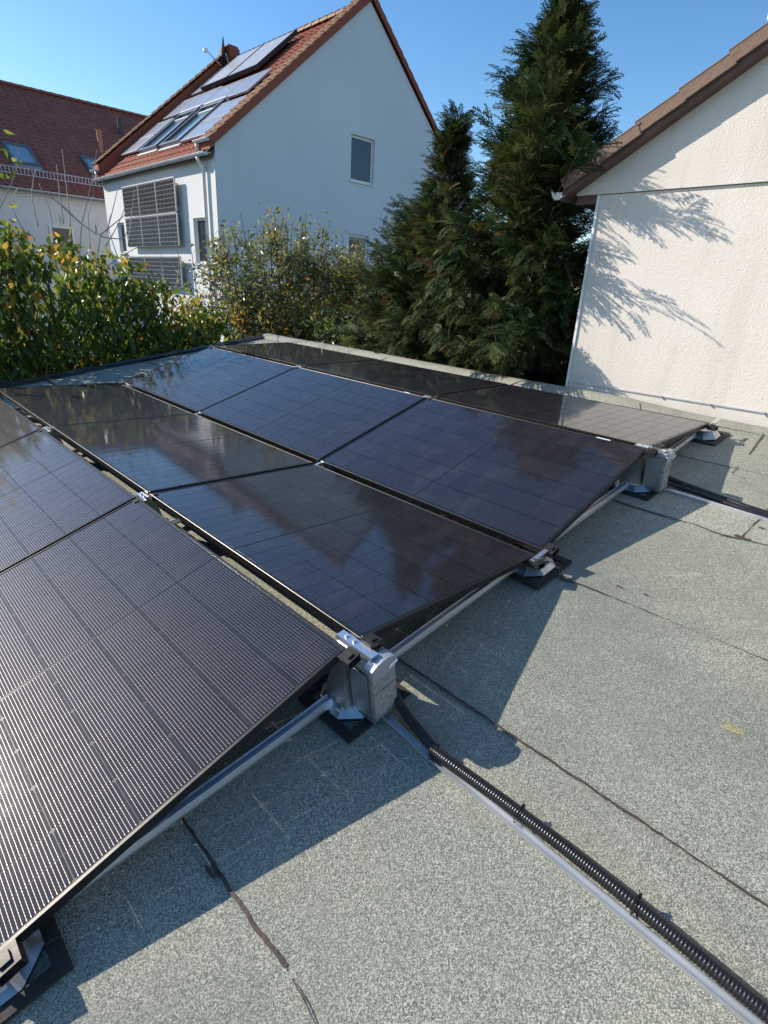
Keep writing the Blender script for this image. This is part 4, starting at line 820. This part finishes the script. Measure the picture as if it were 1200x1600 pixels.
# --- airy shrub in the middle
SV = [(0, 0, 0), (.45, .21, .05), (.45, -.21, .05), (1, 0, -.08), (.5, 0, -.02)]; SF = [(0, 4, 1), (0, 2, 4), (4, 3, 1), (4, 2, 3)]
def shrub(name, label, base, stems, nleaf, size, mats, probs, topfn, seed, xr, yr, zlo, spread=.10):
    rr = np.random.default_rng(seed); root = empty(name, T(*base)); tag(root, label, 'shrub'); ri = root.matrix_world.inverted(); mb = MB(); segs_ = []
    for k in range(stems):
        x = rr.uniform(*xr); y = rr.uniform(*yr); zt = topfn(x) * 1.0 - rr.uniform(0, .12) * (topfn(x) - zlo); a = (base[0] + rr.normal(0, .3) + (x - base[0]) * .35, base[1] + rr.normal(0, .2), base[2]); P = curve_pts(a, (x, y, zt), -.1, 9, seed * 100 + k, .05); mb.tube(P, [.022 * (1 - i / 9) + .003 for i in range(9)], 5)
        for i in range(3, 9): segs_.append((np.array(P[i - 1]), np.array(P[i]), i))
        for q in range(7):
            i = rr.integers(2, 8); s = np.array(P[i]); e = s + rr.normal(0, 1, 3) * [.35, .28, .22] + [0, 0, .30]; Q = curve_pts(s, e, .02, 5, int(rr.integers(1e6)), .015); mb.tube(Q, [.007, .006, .005, .004, .002], 4)
            for j in range(1, 5): segs_.append((np.array(Q[j - 1]), np.array(Q[j]), 6))
    o = mb.build('stems', 'bark', smooth=True); o.parent = root; o.matrix_parent_inverse = ri
    si = rr.integers(0, len(segs_), nleaf); A = np.array([segs_[i][0] for i in si]); B = np.array([segs_[i][1] for i in si]); t_ = rr.uniform(0, 1, (nleaf, 1)); pp = A + (B - A) * t_ + rr.normal(0, spread, (nleaf, 3))
    k = (pp[:, 2] > zlo) ; pp = pp[k]; m_ = len(pp); dd = rr.normal(0, 1, (m_, 3)) * [1, 1, .7] + [0, 0, .1]
    tone = np.sin(pp[:, 0] * 1.9 + 2) * np.sin(pp[:, 2] * 2.2 + pp[:, 1]); r_ = np.clip(rr.uniform(0, 1, m_) + .16 * tone, 0, .999); mi = np.searchsorted(np.cumsum(probs), r_); mi = np.clip(mi, 0, len(mats) - 1)
    V, F, mm = place(SV, SF, pp, dd, rr.uniform(0, 6.28, m_), rr.uniform(.7, 1.25, m_) * size, mi, 'f'); o = link('foliage', arr_mesh('foliage', V, F, mm), mats); o['kind'] = 'stuff'; o.parent = root; o.matrix_parent_inverse = ri
shrub('airy_shrub', 'tall airy shrub with small olive leaves and some orange in front of the gable wall', (6.9, 8.4, GZ), 72, 46000, .095, ['leaf_olive', 'leaf_pale', 'leaf_lime', 'leaf_orange', 'leaf_yellow'], [.52, .24, .16, .045, .035], lambda x: float(np.interp(x, [4.9, 5.3, 6, 7, 7.8, 8.6, 9.2], [1.9, 2.45, 2.78, 2.85, 2.5, 2.5, 2.3])), 21, (4.95, 9.2), (7.7, 9.0), -.6, .085)
shrub('airy_shrub', 'low shrub with bright orange and yellow leaves at the foot of the house corner', (5.6, 7.6, GZ), 22, 7000, .09, ['leaf_lime', 'leaf_yellow', 'leaf_orange', 'leaf_olive'], [.38, .24, .14, .24], lambda x: 1.55, 22, (4.8, 6.8), (7.2, 7.9), -.4, .10)
shrub('airy_shrub', 'slender yellow green shrub just left of the conifers', (8.3, 7.0, GZ), 24, 9500, .085, ['leaf_lime', 'leaf_pale', 'leaf_olive', 'leaf_yellow'], [.42, .25, .2, .13], lambda x: float(np.interp(x, [7.5, 8.2, 8.7, 9.2], [1.9, 2.4, 2.8, 2.7])), 23, (7.7, 9.0), (6.8, 7.4), -.6, .075)
shrub('airy_shrub', 'dark green dense shrub behind the roof kerb, low in the middle', (6.6, 5.6, GZ), 34, 13000, .10, ['leaf_green', 'leaf_olive', 'leaf_lime'], [.6, .3, .1], lambda x: 1.25, 24, (5.6, 8.0), (5.2, 7.0), -.4, .13)

# --- conifers
def frond_template(seed=0, L=1.0, n=8):
    rr = random.Random(seed); V = []; F = []
    def strip(a, b, w, zc):
        k = len(V); d = np.array(b) - np.array(a); p = np.array([-d[1], d[0], 0]); p = p / (np.linalg.norm(p) + 1e-9) * w
        m = (np.array(a) + np.array(b)) / 2; V.extend([tuple(np.array(a)), tuple(m + p + [0, 0, zc]), tuple(b), tuple(m - p + [0, 0, zc])]); F.append((k, k + 1, k + 2, k + 3))
    zf = lambda x: -.28 * x * x
    strip((0, 0, 0), (L, 0, zf(L)), .020, .03)
    for i in range(n):
        t_ = .10 + .84 * i / n; ln = .46 * (1 - t_ * .8) * rr.uniform(.75, 1.15)
        for s in (-1, 1):
            a = (t_, 0, zf(t_)); ang = rr.uniform(.55, .8); b = (t_ + ln * math.cos(ang), s * ln * math.sin(ang), zf(t_) - .12 * ln - .03); strip(a, b, .024, .010)
            m = [a[q] * .55 + b[q] * .45 for q in range(3)]
            b2 = (m[0] + ln * .42, m[1] + s * ln * .06, m[2] - .04); strip(m, b2, .020, .01)
            if i % 2: m2 = [(a[q] * .3 + b[q] * .7) for q in range(3)]; strip(m2, (m2[0] + ln * .12, m2[1] + s * ln * .32, m2[2] - .03), .020, .01)
    return V, F
FT = [frond_template(s) for s in (1, 2)]
def conifer(label, cx, cy, ztop, rfn, seed, nb, clipfn=None, lean=(0, 0), light=.30, fs=1.0, zlow=-.9, bias=0.0):
    rr = np.random.default_rng(seed); root = empty('conifer', T(cx, cy, GZ)); tag(root, label, 'tree'); ri = root.matrix_world.inverted()
    mb = MB(); H = ztop - GZ; mb.tube([(cx + lean[0] * t_, cy + lean[1] * t_, GZ + H * t_) for t_ in np.linspace(0, .985, 14)], [.13 * (1 - t_) + .006 for t_ in np.linspace(0, 1, 14)], 8)
    pos, dirs, sizes, cen, mm = [], [], [], [], []
    for b in range(nb):
        u = rr.uniform(0, 1) ** .9; z0 = zlow + (ztop - zlow) * u; az = rr.uniform(0, 2 * math.pi) if rr.uniform() > bias else R(-146) + rr.normal(0, .33); rad = rfn(z0, az) * rr.uniform(.62, 1.15) * (1.0 if rr.uniform() > .05 else 1.15)
        t_ = (z0 - GZ) / H; sx = cx + lean[0] * t_; sy = cy + lean[1] * t_; rise = rr.uniform(.05, .45) * rad + .12 + .25 * max(0, t_ - .8)
        n = 7; P = []
        for i in range(n):
            q = i / (n - 1); P.append(np.array([sx + math.cos(az) * rad * q, sy + math.sin(az) * rad * q, z0 - .25 * rad + rise * (q ** 1.3) + .0 * q]))
        mb.tube([Vector(p) for p in P], [.016 * (1 - i / n) + .002 for i in range(n)], 4, cap=False)
        nf = int(14 + 24 * rad); tone = rr.uniform()
        for k in range(nf):
            q = min(1, rr.uniform(.08, 1.03) ** .8); i = min(int(q * (n - 1)), n - 2); fr_ = q * (n - 1) - i; p = P[i] * (1 - fr_) + P[i + 1] * fr_
            side = rr.normal(0, .75); dx = math.cos(az + side); dy = math.sin(az + side); pos.append(p + rr.normal(0, .035, 3)); dirs.append([dx, dy, rr.normal(-.10 if t_ < .7 else .55, .38)]); sizes.append(rr.uniform(.16, .30) * fs * (1 if t_ < .85 else .72))
            e = rr.uniform(); mm.append(2 if (e < .05 + .08 * (q < .6)) else (1 if e < light * (.6 + 1.2 * tone) else 0))
    for k in range(14):
        pos.append(np.array([cx + lean[0], cy + lean[1], ztop - .02 - .03 * k])); a = rr.uniform(0, 6.28); dirs.append([.5 * math.cos(a), .5 * math.sin(a), 1.2]); sizes.append(.16 + .008 * k); mm.append(0)
    pos = np.array(pos); dirs = np.array(dirs); sizes = np.array(sizes); mm = np.array(mm)
    if clipfn is not None: k = ~clipfn(pos + .5 * sizes[:, None] * dirs) & ~clipfn(pos); pos, dirs, sizes, mm = pos[k], dirs[k], sizes[k], mm[k]
    o = mb.build('trunk', 'bark', recalc=False); o.parent = root; o.matrix_parent_inverse = ri
    half = rr.uniform(0, 1, len(pos)) < .5; Vs, Fs, Ms, off = [], [], [], 0
    for h, (tv, tf) in zip((half, ~half), FT):
        V, F, m_ = place(tv, tf, pos[h], dirs[h], rr.normal(0, .6, h.sum()), sizes[h], mm[h], 'f'); Vs.append(V); Fs.append(F + off); Ms.append(m_); off += len(V)
    o = link('crown', arr_mesh('crown', np.concatenate(Vs), np.concatenate(Fs), np.concatenate(Ms)), ['conifer', 'conifer_light', 'conifer_brown']); o['kind'] = 'stuff'; o.parent = root; o.matrix_parent_inverse = ri
def clip_house(P): return ((P[:, 0] > 5.0) & (P[:, 1] < 1.62) & (P[:, 2] < 2.62)) | ((P[:, 0] > 4.9) & (P[:, 1] < 1.8) & (P[:, 2] < ZV + .1 + SR * (YV - P[:, 1])) & (P[:, 2] > 2.3))
def clip_low(P): return clip_house(P) | ((P[:, 0] < 5.12) & (P[:, 2] < 1.02))
R1 = lambda z, az: float(np.interp(z, [-1, .6, 1.3, 1.8, 2.3, 3.0, 3.4, 3.75, 4.1], [.85, .92, .92, .80, .68, .52, .40, .20, .03])) * (1 + .20 * math.sin(3 * az + 3.7 * z)) * (1 + (.12 if z < 1.4 else .22 if z < 2.1 else .55) * max(0, math.cos(az - R(-146))) ** 8)
conifer('tallest dark conifer, pointed top, right beside the beige house', 5.62, 2.39, 4.02, R1, 31, 500, clip_low, (0.02, 0.02), .38, 1.0, -.9, .17)
R2 = lambda z, az: float(np.interp(z, [-1, .5, 1.4, 2.2, 2.8, 3.3], [.90, .95, .86, .52, .18, .03])) * (1 + .22 * math.sin(2 * az + 4.1 * z + 1))
conifer('shorter conifer with ragged tip just left of the tallest one', 5.75, 3.75, 3.28, R2, 32, 320, lambda P: (P[:, 0] < 5.0) & (P[:, 2] < 1.2), (.05, 0), .42)
R3 = lambda z, az: float(np.interp(z, [-1, .5, 1.2, 1.9, 2.4, 2.7], [.80, .85, .78, .52, .25, .03])) * (1 + .22 * math.sin(2 * az + 3.3 * z + 2))
conifer('olive tinged low conifer at the left end of the conifer group', 6.35, 4.75, 2.55, R3, 33, 250, None, (0, 0), .55)
conifer('dark rounded evergreen seen through the gap under the right eave', 9.6, 4.7, 3.15, lambda z, az: float(np.interp(z, [-1, 1, 2.2, 3.15], [1.3, 1.4, 1.0, .1])), 34, 110, None, (0, 0), .1, 1.5)
